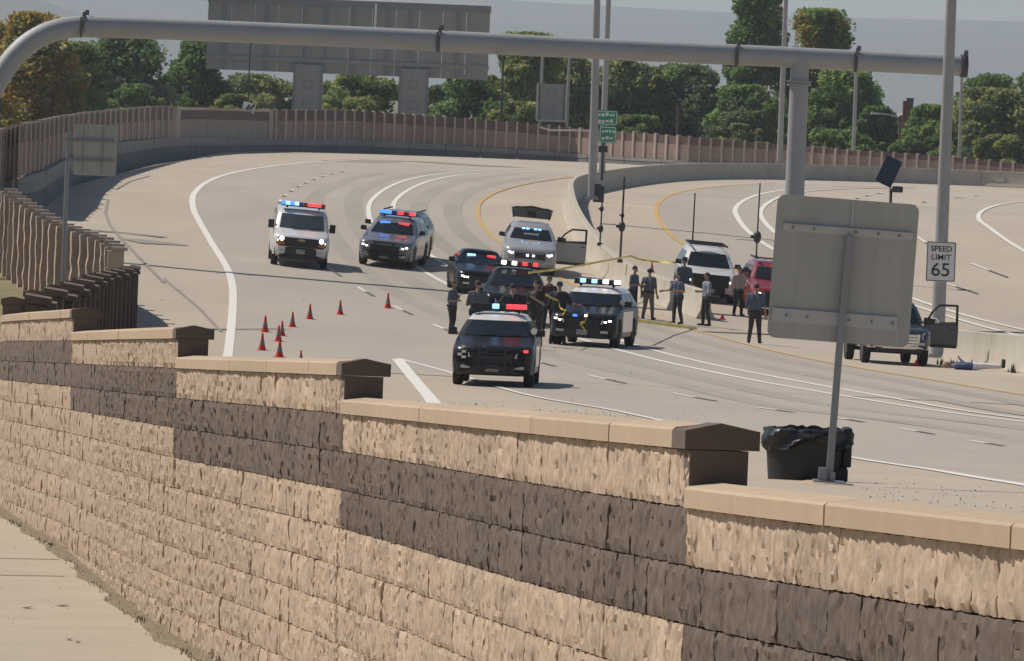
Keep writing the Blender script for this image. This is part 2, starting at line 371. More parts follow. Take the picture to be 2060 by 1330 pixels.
# ------------------------------------------------------------------ near split-face block wall, stepped, with coping
m_tan = mat('tan_split_face_block', (.62, .465, .33), .95, noise=.42, scale=16, bump=.02, bscale=45, stretch=(1, 1, .7), rand=.13)
m_brn = mat('brown_split_face_block', (.19, .14, .108), .95, noise=.45, scale=16, bump=.02, bscale=45, stretch=(1, 1, .7), rand=.12)
m_cap = mat('tan_coping', (.50, .375, .25), .85, noise=.13, scale=5, bump=.002, bscale=60, rand=.07)
m_end = mat('shade_brown_stone', (.15, .108, .082), .9, noise=.2, scale=8, bump=.002, bscale=60)  # brown deepened to carry the shade on step ends and road side
m_core = mat('wall_core_joint', (.10, .075, .05), .95)
WORG = Vector((wx(80), 80, -5))
wall = thing('retaining_wall', 'long tan block retaining wall with a stepped coping and two dark brown courses', 'wall', WORG)
ENDS = [9.0, 25.5, 39, 50, 64.5, 80] + [80 + 12.3 * i for i in range(1, 12)]
def hk(Y, k): return -(.614 + .0376 * Y + .2 * k)           # top line of course k below eye level
def wfr(Y):                                                  # wall face point and outward normal (towards the sidewalk)
    d = (wx(Y + .5) - wx(Y - .5)); n_ = Vector((-1, d, 0)).normalized(); return wx(Y), n_
def wp(Y, out, z):
    x, n_ = wfr(Y); return Vector((x + n_.x * out, Y + n_.y * out, z)) - WORG
cand = []
for k in range(-16, 9):
    Y = 9.0 + (rng.rand() * .4)
    while Y < 212:
        L = rng.choice([.30, .40, .45, .45, .46]) * (1 if Y < 80 else 2.2)
        Y1 = min(Y + L, 214)
        nx = min(e for e in ENDS + [230] if e > Y + 1e-6)
        if Y1 > nx - .12: Y1 = min(nx, 214)
        c = (Y + Y1) / 2
        j = max(i for i in range(len(ENDS)) if ENDS[i] <= c)
        Ya, Yb = max(Y, ENDS[j]), min(Y1, ENDS[j + 1] if j + 1 < len(ENDS) else 215)
        top = -(1 + j)
        if k >= top and hk(c, k) > (hsw(c) - .1 if c < 130 else gz(wx(c) + 1, c) - .2):
            kk = k - top
            cand.append((Ya + .0025, Yb - .0025, k, 1 if kk in (1, 2) else 0))
        Y = Y1
def block(b, Ya, Yb, k, near):
    nu, nv = (16, 8) if Ya < 40 and near else (11, 6) if near else (6, 4) if Ya < 110 else (4, 2)
    am = np.interp(Ya, [12, 30, 42, 50], [.52, .6, .85, 1.0])
    O = len(b.v); g = {}
    base = rng.uniform(.0, .008)
    rid = rng.uniform(-.5, .5, nu + 1)
    pit = rng.rand(nu + 1, nv + 1) < .07
    for i in range(nu + 1):
        for j in range(nv + 1):
            u, v = i / nu, j / nv
            if 0 < i < nu: u += rng.uniform(-.3, .3) / nu
            edge = (i in (0, nu)) or (j in (0, nv))
            out = base + .007 * rid[i] + am * rng.uniform(-.0095, .0085) - (.0055 if j in (0, nv) else .003 if edge else 0) - (.018 * am if pit[i, j] else 0)
            Y = Ya + (Yb - Ya) * u
            zt, zb = hk(Y, k) - .003, hk(Y, k + 1) + .003
            z = zt + (zb - zt) * v
            if j in (0, nv): z += rng.uniform(-.003, .003)
            b.v.append(tuple(wp(Y, out, z)))
    q = nv + 1
    for i in range(nu):
        for j in range(nv): b.f.append((O+i*q+j, O+i*q+j+1, O+(i+1)*q+j+1, O+(i+1)*q+j)); b.m.append(0)
    # four sides running back into the wall
    B0 = len(b.v)
    for (Y, kk) in ((Ya, k), (Ya, k + 1), (Yb, k + 1), (Yb, k)):
        b.v.append(tuple(wp(Y, -.1, hk(Y, kk) + (-.004 if kk == k else .004))))
    L_ = [O + j for j in range(q)]; Rr = [O + nu*q + j for j in range(q)]
    T = [O + i*q for i in range(nu+1)]; Bt = [O + i*q + nv for i in range(nu+1)]
    for e, (p, r) in ((L_, (B0, B0+1)), (Rr, (B0+3, B0+2)), (T, (B0, B0+3)), (Bt, (B0+1, B0+2))):
        for i in range(len(e) - 1): b.f.append((e[i], e[i+1], r if i >= len(e)//2 else p)); b.m.append(0)
        b.f.append((e[len(e)//2], r, p)); b.m.append(0)
def block_px(c):                    # how large the block shows in the photograph; 0 when out of frame
    Y = (c[0] + c[1]) / 2; p = np.array([wx(Y), Y, hk(Y, c[2] + .5)])
    X = 1030 + FPX * p.dot(RT) / p.dot(FW); Z = 665 - FPX * p.dot(UP) / p.dot(FW)
    return (1e4 / Y ** 2 if -10 < X < 2070 and -20 < Z < 1350 else 0) + 1e-3 / Y
cand.sort(key=block_px, reverse=True)
far_b = {0: MB(), 1: MB()}
for i, c in enumerate(cand):
    if i < 290:
        b = MB(); block(b, c[0], c[1], c[2], True)
        part('stone_block', b, m_brn if c[3] else m_tan, wall, smooth=26)
    else: block(far_b[c[3]], c[0], c[1], c[2], c[1] < 60 and c[0] > 18)
for t in (0, 1): part('stone_blocks', far_b[t], (m_tan, m_brn)[t], wall, smooth=18, kind='stuff')
core = MB(); fcol = []
for j in range(len(ENDS) - 1):
    top = -(1 + j); n_ = max(2, int((ENDS[j+1] - ENDS[j]) / 2)); rings = []
    for i in range(n_ + 1):
        Y = ENDS[j] + .012 + (ENDS[j+1] - ENDS[j] - .024) * i / n_
        zt = hk(Y, top) - .001; zb = min(hsw(Y), gz(wx(Y) + 1, Y)) - .3
        rings.append([wp(Y, -.035, zb), wp(Y, -.035, zt), wp(Y, -.20, zt), wp(Y, -.20, zb)])
    core.loft(rings)
    # coping stones and the exposed end stone of every step
    Y = ENDS[j]; first = True
    while Y < ENDS[j+1] - .3:
        L = 2.44 if not first else 1.9
        Y2 = min(Y + L, ENDS[j+1]); Y2 = ENDS[j+1] if ENDS[j+1] - Y2 < .5 else Y2
        cb = MB(); rr = []
        y0 = Y + (.30 if first and j > 0 else .004); y1 = Y2 - .004; m_ = 5
        if not (first and j > 0 and y1 - y0 < .2):
            for i in range(m_ + 1):
                yy = y0 + (y1 - y0) * i / m_; z = hk(yy, top) + .001; o = rng.uniform(-.003, .003)
                rr.append([wp(yy, .022 + o, z), wp(yy, .022 + o, z + .062), wp(yy, .012, z + .072), wp(yy, -.10, z + .088), wp(yy, -.232, z + .066), wp(yy, -.232, z)])
            cb.loft(rr); part('coping_stone', cb, m_cap, wall)
        first = False; Y = Y2
    if j > 0:
        y0, y1 = ENDS[j] - .006, ENDS[j] + .295; rr = []
        for yy in (y0, y1):
            z = hk(yy, top) + .001
            rr.append([wp(yy, .024, z), wp(yy, .024, z + .064), wp(yy, -.10, z + .092), wp(yy, -.236, z + .066), wp(yy, -.236, z)])
        part('end_cap', MB().loft(rr), m_end, wall)
        rr = []
        for yy in (y0 + .002, y1):
            z1, z0 = hk(yy, top) - .002, hk(yy, top + 1) + .02
            rr.append([wp(yy, .004, z0), wp(yy, .004, z1), wp(yy, -.198, z1), wp(yy, -.198, z0)])
        part('end_stone', MB().loft(rr), m_end, wall)
part('wall_core', core, m_core, wall)
# the road side of the wall shows further off: one long face, its shade put into the brown
rs = MB(); rr = []
for j in range(5, len(ENDS) - 1):
    for c_ in range(4):
        Ya, Yb = ENDS[j] + c_ * 3.07 + .02, ENDS[j] + (c_ + 1) * 3.07 - .02
        top = -(1 + j)
        rs.loft([[wp(y, -.205, gz(wx(y) + .5, y) - .2), wp(y, -.205, hk(y, top) - .01), wp(y, -.232, hk(y, top) - .01), wp(y, -.232, gz(wx(y) + .5, y) - .2)] for y in (Ya, Yb)])
part('inner_facing', rs, m_end, wall)
for j in range(5, len(ENDS) - 1):            # buttress and cap on the road side at every step
    for f in (0, .5):
        y0 = ENDS[j] + f * 12.3 + .02; top = -(1 + j); z0, z1 = gz(wx(y0) + .5, y0) - .2, hk(y0, top) + .03
        part('buttress', MB().loft([[wp(y, -.234, z0), wp(y, -.234, z1), wp(y, -.47, z1 - .04), wp(y, -.47, z0)] for y in (y0, y0 + .7)]), m_brn, wall)
        part('buttress_cap', MB().loft([[wp(y, -.236, z1 + .002), wp(y, -.236, z1 + .09), wp(y, -.52, z1 + .05), wp(y, -.52, z1 - .03)] for y in (y0 - .05, y0 + .75)]), m_end, wall)

# grass and weeds in the gutter at the foot of the wall
def tuft_field(name, pts, m, h0, h1, parent=None, **kw):
    b = MB()
    for p in pts:
        h = random.uniform(h0, h1); a = random.uniform(0, 6.28); wd = h * .16; le = random.uniform(-.5, .5) * h
        d = Vector((math.cos(a), math.sin(a), 0))
        b.add([p - d * wd, p + d * wd, p + Vector((le * math.sin(a), -le * math.cos(a), h))], [(0, 1, 2)])
    return obj(name, b.mesh(name, m, None, False), parent, **kw)
m_weed = mat('weeds', (.20, .175, .09), .9, rand=.2, noise=.6, scale=4, col2=(.12, .12, .05))
g = []
for _ in range(9000):
    Y = random.uniform(40, 82); dens = .5 + .5 * math.sin(Y * 1.7) * math.sin(Y * .63 + 1)
    if random.random() > dens * .9 + .12: continue
    o = abs(random.gauss(0, .05)) + .005
    x, n_ = wfr(Y); g.append(Vector((x + n_.x * o, Y + n_.y * o, hsw(Y))))
tuft_field('gutter_grass', g, m_weed, .006, .034, kind='stuff')
st = MB()
rr = []
for Y in np.arange(36, 100, 1.0):
    o = .10 + .05 * math.sin(Y * 1.3) + .03 * math.sin(Y * 3.1); x, n_ = wfr(Y)
    rr.append([(x, Y, hsw(Y) + .03), (x + n_.x * o * .6, Y, hsw(Y) + .02), (x + n_.x * o, Y, hsw(Y) + .001)])
st.loft(rr, closed=False, caps=False)
obj('gutter_soil', st.mesh('gutter_soil', mat('gutter_soil', (.25, .195, .12), .95, noise=.5, scale=14, bump=.01, bscale=30), None, False), None, kind='structure')

# ------------------------------------------------------------------ far parapet with post and panel fence
m_conc_d = mat('stained_parapet_concrete', (.31, .30, .28), .9, noise=.25, scale=.6, bump=.004, bscale=12)
m_conc_k = mat('dark_parapet_foot', (.19, .19, .185), .9, noise=.3, scale=.5, bump=.004, bscale=12)  # foot in a darker concrete tone than the parapet above
m_post = mat('fence_post_concrete', (.52, .42, .34), .9, noise=.2, scale=3, rand=.12)
m_pan = mat('fence_panel', (.37, .265, .215), .9, noise=.25, scale=2, bump=.02, bscale=8, rand=.14)
m_pan_d = mat('fence_band_panel', (.19, .115, .10), .9, noise=.3, scale=2, bump=.02, bscale=8, rand=.15)
FWC = [(-70, 290, 330, 400, 475, 262), (-45, 277, 316, 395, 468, 270), (0, 262, 300, 372, 455, 281), (40, 252, 286, 352, 437, None), (80, 246, 280, 340, 414, None), (112, 238, 270, 322, 384, None), (160, 230, 258, 304, 357, None), (234, 222, 248, 283, 336, None), (300, 216, 243, 278, 320, None), (345, 216, 240, 275, 314, None),
       (355, 218, 240, 275, 312, None), (412, 218, 240, 276, 307, None), (535, 222, 243, 279, 304, None), (700, 222, 243, 279, 308, None), (900, 236, 256, 290, 315, None), (1074, 250, 269, 302, 322, None), (1150, 258, 276, 308, 325, None),
       (1374, 275, 291, 322, 338, 519), (1550, 289, 301, 332, 350, 516), (1714, 303, 313, 342, 360, 512), (1904, 315, 325, 355, 372, 508), (2060, 331, 341, 368, 385, 505), (2300, 350, 358, 390, 405, 502)]
cols = []
for x, t, bnd, mid, base, Y in FWC:
    if Y is None: Y = hit(x, base).y
    P = at(x, base, Y)
    cols.append((x, P[0], Y, at(x, t, Y)[2], at(x, bnd, Y)[2], at(x, mid, Y)[2], gz(P[0], Y)))
cols = np.array(cols)
def fcol_at(px): return [np.interp(px, cols[:, 0], cols[:, i]) for i in range(1, 7)]
FORG = Vector((*fcol_at(600)[:2], fcol_at(600)[5]))
fence = thing('parapet_fence', 'long brown post and panel fence on a grey parapet round the curve', 'fence', FORG)
pxs = [-60.]
while pxs[-1] < 2160:
    x = pxs[-1]
    pxs.append(x + (8.5 + max(0, x) / 350 * 4.5 if x < 350 else 19.5 + (x - 540) / 1520 * 5))
def fp(px, z, out=0):
    X, Y, *_ = fcol_at(px); X2, Y2, *_ = fcol_at(px + 3); d = Vector((X2 - X, Y2 - Y, 0)).normalized(); nn = Vector((d.y, -d.x, 0))
    return Vector((X, Y, z)) + nn * out - FORG
def seg(x0, x1, zi0, zi1, o0, o1, dz0=0, dz1=0):
    rings = []
    for x in (x0, x1):
        c = fcol_at(x); a, b_ = c[zi0] + dz0, c[zi1] + dz1
        rings.append([fp(x, a, o0), fp(x, b_, o0), fp(x, b_, o1), fp(x, a, o1)])
    return rings
for i in range(len(pxs) - 1):
    x0, x1 = pxs[i], pxs[i + 1]
    if 352 < (x0 + x1) / 2 < 538: continue
    g_ = .10
    a, b_ = x0 + (x1 - x0) * g_, x1 - (x1 - x0) * g_
    part('band_panel', MB().loft(seg(a, b_, 3, 2, .0, -.16)), m_pan_d, fence)
    part('wall_panel', MB().loft(seg(a, b_, 4, 3, .02, -.14, -.02)), m_pan, fence)
    pb = MB(); r_ = seg(x0 - (x1 - x0) * .10, x0 + (x1 - x0) * .09, 4, 2, .09, -.2, -.03, .06 + rng.uniform(0, .05)); pb.loft(r_)
    part('post', pb, m_post, fence)
# parapet base in cast lengths
k = -70
while k < 2280:
    k2 = k + 74
    nn = 3; up = []; lo = []
    for i in range(nn + 1):
        x = k + .6 + (k2 - k - 1.2) * i / nn; c = fcol_at(x); zl = c[5] + (c[4] - c[5]) * .52
        up.append([fp(x, zl, .26), fp(x, c[4] - .04, .26), fp(x, c[4] - .04, -.22), fp(x, zl, -.22)])
        lo.append([fp(x, c[5] - .3, .34), fp(x, zl - .003, .22), fp(x, zl - .003, -.2), fp(x, c[5] - .3, -.2)])
    part('parapet_upper', MB().loft(up), m_conc_d, fence); part('parapet_foot', MB().loft(lo), m_conc_k, fence)
    k = k2
for (x0, x1) in ((355, 412), (412.6, 474), (474.6, 535)):
    part('solid_panel', MB().loft(seg(x0, x1, 4, 3, .1, -.2, -.03)), mat('solid_panel_face', (.33, .275, .225), .9, noise=.2, scale=1), fence)
    part('solid_band', MB().loft(seg(x0, x1, 3, 2, .12, -.2, .003, -.12)), m_pan_d, fence)
    part('solid_cap', MB().loft(seg(x0 - 1, x1 + .4, 2, 2, .18, -.26, -.115, .03)), m_post, fence)
for x in (350, 538): part('end_post', MB().loft(seg(x - 4, x + 4, 4, 2, .2, -.25, -.03, .06)), m_post, fence)

# near leg of the fence on the left: posts stand proud of brown panels, seen almost edge on
m_rib = mat('sunlit_rough_post', (.56, .43, .335), .95, noise=.3, scale=5, bump=.03, bscale=6, rand=.1)
RORG = Vector((wx(238), 238, gz(wx(238), 238)))
rib = thing('post_fence', 'fence of rough pale posts and dark brown panels seen edge on beyond the block wall', 'fence', RORG)
RY = np.arange(215.5, 262, 2.45)
def rtop(Y): return np.interp(Y, [214, 222, 238, 250, 262, 268], [-4.86, -4.72, -4.55, -4.2, -3.85, -3.3])
for i, Y in enumerate(RY):
    bz = -pchip(KY, KH, KM, Y) - .15; zt = rtop(Y)
    pb = MB(); rr = []; nseg = 9
    for s_ in range(nseg + 1):
        z = bz + (zt - bz) * s_ / nseg; x, n_ = wfr(Y); w_ = .19 + rng.uniform(-.04, .05); o = rng.uniform(-.03, .03)
        A = Vector((x, Y, z)) - RORG; t_ = Vector((-n_.y, n_.x, 0))
        rr.append([A + n_ * (.34 + o) - t_ * w_, A + n_ * (.34 + o) + t_ * w_, A - n_ * .14 + t_ * w_, A - n_ * .14 - t_ * w_])
    pb.loft(rr); part('post', pb, m_rib, rib)
    cb = MB().box(Vector((wx(Y), Y, zt + .06)) - RORG, (.46, .5, .10)); part('post_cap', cb, m_post, rib)
    Y2 = Y + 2.45
    pp = []
    for yy in (Y + .22, Y2 - .22):
        x, n_ = wfr(yy); A = Vector((x, yy, 0)) - RORG
        z0, z1 = -pchip(KY, KH, KM, yy) - .15, rtop(yy) - .05
        pp.append([A + n_*.05 + Vector((0, 0, z0)), A + n_*.05 + Vector((0, 0, z1)), A - n_*.1 + Vector((0, 0, z1)), A - n_*.1 + Vector((0, 0, z0))])
    part('wall_panel', MB().loft(pp), m_pan_d, rib)

# ------------------------------------------------------------------ median barrier
m_bar = mat('median_concrete', (.50, .455, .375), .85, noise=.2, scale=1.2, bump=.004, bscale=14, col2=(.40, .35, .28))
def barrier(name, label, path, h=1.0, seglen=6, org=None, group=None):
    d = [0]
    for i in range(1, len(path)): d.append(d[-1] + (path[i] - path[i-1]).length)
    X = [p.x for p in path]; Yv = [p.y for p in path]
    org = Vector((path[0].x, path[0].y, gz(path[0].x, path[0].y)))
    t = thing(name, label, 'barrier', org, group=group)
    nseg = max(1, round(d[-1] / seglen))
    for q in range(nseg):
        b = MB(); rr = []
        for s_ in np.linspace(d[-1] * q / nseg + .012, d[-1] * (q + 1) / nseg - .012, 5):
            x, y = np.interp(s_, d, X), np.interp(s_, d, Yv); x2, y2 = np.interp(s_ + .3, d, X), np.interp(s_ + .3, d, Yv)
            if s_ + .3 > d[-1]: x2, y2 = 2*x - np.interp(s_ - .3, d, X), 2*y - np.interp(s_ - .3, d, Yv)
            tv = Vector((x2 - x, y2 - y, 0)).normalized(); nv = Vector((tv.y, -tv.x, 0)); z = gz(x, y) - .02
            prof = [(.33, 0), (.33, .08), (.19, .33), (.12, h - .02), (.10, h), (-.10, h), (-.12, h - .02), (-.19, .33), (-.33, .08), (-.33, 0)]
            rr.append([Vector((x, y, z + zz)) + nv * o - org for o, zz in prof])
        b.loft(rr); part('barrier_length', b, m_bar, t, smooth=25)
    return t
def path_of(pix, dx=.33): return [Vector((p.x + dx, p.y)) for p in (hit(*q) for q in pix)]
Pb = path_of([(1400, 641), (1340, 622), (1290, 603), (1245, 583), (1210, 560), (1185, 530), (1160, 497), (1142, 465), (1132, 437), (1130, 412)])
tail = [Vector((2.75, 352)), Vector((4.4, 378)), Vector((6.2, 402)), Vector((8.6, 428)), Vector((11.6, 447)), Vector((15.5, 460)), Vector((21, 468)), Vector((27, 470)), Vector((33, 468)), Vector((40, 464))]
def resmooth(P, it=3):
    for _ in range(it):
        Q = [P[0]]
        for i in range(len(P) - 1): Q += [P[i].lerp(P[i+1], .25), P[i].lerp(P[i+1], .75)]
        P = Q + [P[-1]]
    return P
Pb = resmooth(Pb + tail)
med = barrier('median_barrier', 'curving concrete median barrier between the two roadways with its end beside the officers', Pb, 1.0, 6.1)
Pr = path_of([(1895, 733), (1938, 738.5), (2000, 745.5), (2060, 752), (2160, 765), (2300, 785)], .2)
med2 = barrier('median_barrier', 'pale concrete barrier length behind the pickup truck with its door open', Pr, 1.12, 6.1)

# ------------------------------------------------------------------ overhead pipe gantry, poles, signs
m_galv = mat('galvanised_steel', (.40, .39, .375), .5, metal=.25, noise=.15, scale=2)
m_pipe = mat('weathered_grey_pipe', (.38, .385, .385), .6, metal=.1, noise=.14, scale=1.2)
m_alu = mat('sign_back_aluminium', (.44, .43, .39), .55, metal=.15, noise=.16, scale=3, stretch=(5, 4, .35))
m_alu2 = mat('sign_back_weathered', (.33, .32, .30), .7, noise=.14, scale=.6, stretch=(3, 1, .5))
m_strut = mat('dull_strut', (.47, .47, .46), .5, metal=.2)
m_dark = mat('dark_steel', (.045, .045, .045), .6)
m_whites = mat('white_sign_sheeting', (.78, .76, .72), .5)
m_blk = mat('black_sign_sheeting', (.02, .02, .02), .5)
m_grn = mat('green_sign_sheeting', (.03, .28, .15), .5)
def V(x, y, Y): return Vector(at(x, y, Y))
def pole(name, label, base, x1, y1, r0, r1, m, cat='pole', group=None, n=12, flange=True, basez=None):
    b = Vector(base); top = V(x1, y1, b.y); top.x = b.x + (top.x - b.x) * .35        # a trace of lean
    t = thing(name, label, cat, b, group=group)
    part('shaft', MB().tube([(0, 0, 0), (top - b) * .5, top - b], [r0, (r0 + r1) / 2, r1], n), m, t, smooth=40)
    if flange: part('base_plate', MB().box((0, 0, .03), (r0 * 3, r0 * 3, .06)).box((0, 0, .09), (r0 * 2.3, r0 * 2.3, .08)), m, t)
    return t, top - b

def YGf(x): return 257 + (x - 168) * .0062
YG = YGf(1594)
pc = [V(x, y, YGf(x)) for x, y in ((1941, 133), (1720, 122), (1480, 110), (1180, 98), (883, 82), (520, 66), (168, 52), (118, 58), (72, 76), (32, 108), (0, 152), (-26, 202), (-42, 260), (-46, 400))]
lb_ = pc[-1].copy(); lb_.z = gz(lb_.x, lb_.y); pc.append(lb_)
GB = V(1594, 500, YG); GB.z = gz(GB.x, YG)
gan = thing('sign_gantry', 'big grey tubular sign gantry arching over the roadway on a round column', 'gantry', GB)
sp_ = resmooth(pc, 2)
part('pipe', MB().tube([p - GB for p in sp_], .375, 20), m_pipe, gan, smooth=50)
cy = V(1594, 120, YG) - GB
part('column', MB().tube([(0, 0, 0), (0, 0, 1), (0, 0, cy.z)], [.40, .36, .33], 20), m_pipe, gan, smooth=50)
part('column_flange', MB().lathe([(.33, 0), (.43, 0), (.43, .05), (.36, .05), (.36, .12), (.43, .12), (.43, .17), (.33, .17)], 20, (0, 0, (V(1594, 172, YG) - GB).z)), m_pipe, gan)
part('end_flange', MB().tube([pc[0] - GB + Vector((-.17, 0, 0)), pc[0] - GB + Vector((.1, 0, 0))], [.42, .42], 20), m_dark, gan)
for (x, y) in ((168, 52), (883, 82), (1483, 111), (1722, 123), (1938, 132)):
    c = V(x, y, YGf(x)) - GB; b = MB()
    b.tube([c + Vector((-.05, 0, 0)), c + Vector((.05, 0, 0))], [.405, .405], 20)
    b.box(c + Vector((.06, -.3, .42)), (.16, .24, .12)); b.box(c + Vector((.1, .2, .46)), (.12, .3, .18)); b.box(c + Vector((-.05, -.44, -.05)), (.08, .05, .7))
    part('clamp', b, mat('dull_clamp_steel', (.10, .10, .10), .6), gan)
for x in (500, 596, 700, 840, 1000):
    c = V(x, 52 + (x - 168) * .0463, YGf(x)) - GB
    part('strap', MB().tube([c + Vector((-.02, 0, 0)), c + Vector((.02, 0, 0))], [.388, .388], 20), m_galv, gan)

# lamp posts and slim poles
def ground_at(x, y, Y): p = V(x, y, Y); p.z = gz(p.x, p.y); return p
bp = hit(1172, 447); bp.x += .35
pl, tp = pole('lamp_post', 'tall grey lamp post on the median barrier beside the green exit sign', bp + Vector((0, 0, .95)), 1189, -130, .19, .13, m_galv, 'lamp post', 'lamp posts')
def luminaire(t, tp, dx):
    part('arm', MB().tube([tp, tp + Vector((dx * .5, 0, .35)), tp + Vector((dx, 0, .45))], [.06, .05, .04], 8), m_galv, t, smooth=40)
    part('lamp_head', MB().box(tp + Vector((dx * 1.15, 0, .45)), (.7, .3, .14)), m_dark, t, bevel=.03)
luminaire(pl, tp, -2.2)
part('junction_box', MB().box((.22, -.02, .4), (.28, .3, .5)), m_dark, pl, bevel=.02)
q = Vector((3.6, 365, gz(3.6, 365)))
q = ground_at(1211, 340, 372)
p2, tp2 = pole('lamp_post', 'slim grey lamp post standing behind the green exit sign', q + Vector((0, 0, .9)), 1226, -90, .17, .12, m_galv, 'lamp post', 'lamp posts')
luminaire(p2, tp2, 2.4)
q = ground_at(1568, 330, 476)
p3, tp3 = pole('lamp_post', 'thin far lamp post just left of the gantry column', q + Vector((0, 0, .9)), 1583, -90, .2, .13, m_galv, 'lamp post', 'lamp posts')
luminaire(p3, tp3, -2.6)
q = ground_at(1888, 640, 238)
p4, tp4 = pole('lamp_post', 'thick grey lamp post carrying the speed limit sign', q, 1917, -140, .23, .16, m_galv, 'lamp post', 'lamp posts')
luminaire(p4, tp4, 2.2)
q = ground_at(1716, 330, 540); q.z = -5
pole('pole', 'bare grey pole behind the fence to the right of the gantry column', q, 1722, 103, .15, .13, m_galv, 'pole', flange=False)
q = ground_at(1929, 330, 545); q.z = -5
pole('pole', 'bare grey pole behind the fence below the end of the gantry pipe', q, 1932, 140, .12, .1, m_galv, 'pole', flange=False)
q = ground_at(1006, 330, 545); q.z = -5
pole('pole', 'dark slim pole behind the fence between the big sign and the small cabinet', q, 1008, 112, .11, .08, m_dark, 'pole', flange=False)
q = ground_at(1361, 330, 560); q.z = -5
pole('pole', 'short reddish brown post among the trees behind the fence', q, 1362, 214, .1, .09, mat('brown_post', (.2, .12, .08), .9), 'pole', flange=False)
q = ground_at(1808, 330, 560); q.z = -5
st_, tps = pole('street_lamp', 'brown street lamp with a short white arm in front of the chimney', q, 1810, 232, .12, .1, mat('brown_post', (.2, .12, .08), .9), 'street lamp', flange=False)
part('arm', MB().tube([tps + Vector((0, 0, -.2)), tps + Vector((-1.0, 0, .02)), tps + Vector((-1.7, 0, .05))], [.05, .05, .05], 8), m_strut, st_)
part('lamp_head', MB().box(tps + Vector((-1.9, 0, .05)), (.6, .25, .14)), m_whites, st_, bevel=.03)

# speed limit sign
def text_mesh(s, size, m, parent, pos, rot, name='lettering', ext=.004, off=.0, sx=1.0, align='CENTER'):
    cu = bpy.data.curves.new('lettering', 'FONT'); cu.body = s; cu.size = size; cu.align_x = align; cu.align_y = 'CENTER'; cu.extrude = ext; cu.offset = off
    o = bpy.data.objects.new('lettering', cu); COL.objects.link(o)
    dg = bpy.context.evaluated_depsgraph_get(); me = bpy.data.meshes.new_from_object(o.evaluated_get(dg)); bpy.data.objects.remove(o)
    me.materials.clear(); me.materials.append(m)
    for v in me.vertices: v.co.x *= sx
    p = obj(name, me, parent, pos); p.rotation_euler = rot; return p
def rrect(w_, h, r, n=5):
    P = []
    for cx, cz, a0 in ((w_/2-r, h/2-r, 0), (-w_/2+r, h/2-r, 90), (-w_/2+r, -h/2+r, 180), (w_/2-r, -h/2+r, 270)):
        for i in range(n + 1): a = R_(a0 + 90 * i / n); P.append((cx + r*math.cos(a), cz + r*math.sin(a)))
    return P
sc_ = 238 / FPX
c = V(1892, 526, 238); c.y -= .29
sg = thing('speed_limit_sign', 'white SPEED LIMIT 65 sign strapped to the thick lamp post', 'road sign', c)
W_, H_ = 59 * sc_, 80 * sc_
part('panel', MB().prism(rrect(W_, H_, .05), 0, .006), m_whites, sg)
bd = MB(); th = .022; iw, ih = W_ - .05, H_ - .05
for cx, cz, a, b_ in ((0, ih/2, iw, th), (0, -ih/2, iw, th), (-iw/2, 0, th, ih - th), (iw/2, 0, th, ih - th)): bd.box((cx, -.003, cz), (a, .006, b_))
part('border', bd, m_blk, sg)
RX = (R_(90), 0, 0)
text_mesh('SPEED', .25, m_blk, sg, (0, -.004, .40), RX, off=.004, sx=1.0)
text_mesh('LIMIT', .25, m_blk, sg, (0, -.004, .13), RX, off=.002, sx=1.08)
text_mesh('65', .60, m_blk, sg, (0, -.004, -.28), RX, off=.004, sx=1.05)
part('bracket', MB().box((0, .12, .35), (.5, .22, .06)).box((0, .12, -.35), (.5, .22, .06)), m_galv, sg)

# big sign seen from behind, close to the wall
YS = 46.2
b0 = V(1667, 972, YS); b0.z = gz(b0.x, YS)
sg = thing('road_sign', 'large square road sign seen from behind on a slim post beside the trash can', 'road sign', b0)
sg.rotation_euler = (0, R_(2.4 - .3), 0)
k_ = YS / FPX
top = (972 - 468) * k_
part('post', MB().tube([(0, 0, .02), (.0, 0, top * .5), (.012, 0, top)], [.031, .031, .031], 4), m_dark if False else mat('dull_post', (.26, .27, .28), .45, metal=.5), sg)
cx, cz = (1694 - 1667) * k_ - .095, (972 - 541) * k_
part('panel', MB().prism([(cx + a, cz + b_) for a, b_ in rrect(286 * k_, 289 * k_, .05)], .034, .038), m_alu, sg)
b = MB(); b.box((cx + .01, .028, cz + .246), (262 * k_, .012, .045)); b.box((cx + .01, .018, cz + .264), (262 * k_, .03, .008))
part('cross_strut', b, m_strut, sg)
b = MB(); b.box((cx - .03, .028, cz - .30), (252 * k_, .012, .085)); b.box((cx - .03, .02, cz - .265), (252 * k_, .02, .008))
part('cross_strut', b, m_strut, sg)
part('seam', MB().box((cx + .03, .03, cz + .36), (.012, .008, .17)), m_strut, sg)
b = MB()
for dz in (.246, -.30):
    for dx in (-.33, -.2, .06, .2, .33): b.box((cx + dx, .018, cz + dz), (.012, .01, .018))
part('bolts', b, mat('dull_bolts', (.2, .2, .2), .5), sg)
b = MB().box((0, 0, .012), (.2, .2, .024)).box((-.045, -.03, .06), (.05, .05, .09)).box((.02, -.035, .05), (.03, .03, .06))
part('base_plate', b, mat('dull_post', (.26, .27, .28), .45), sg)
ft = MB().lathe([(.17, -.25), (.17, .0), (.15, .015)], 14)
part('footing', ft, m_cap, sg)

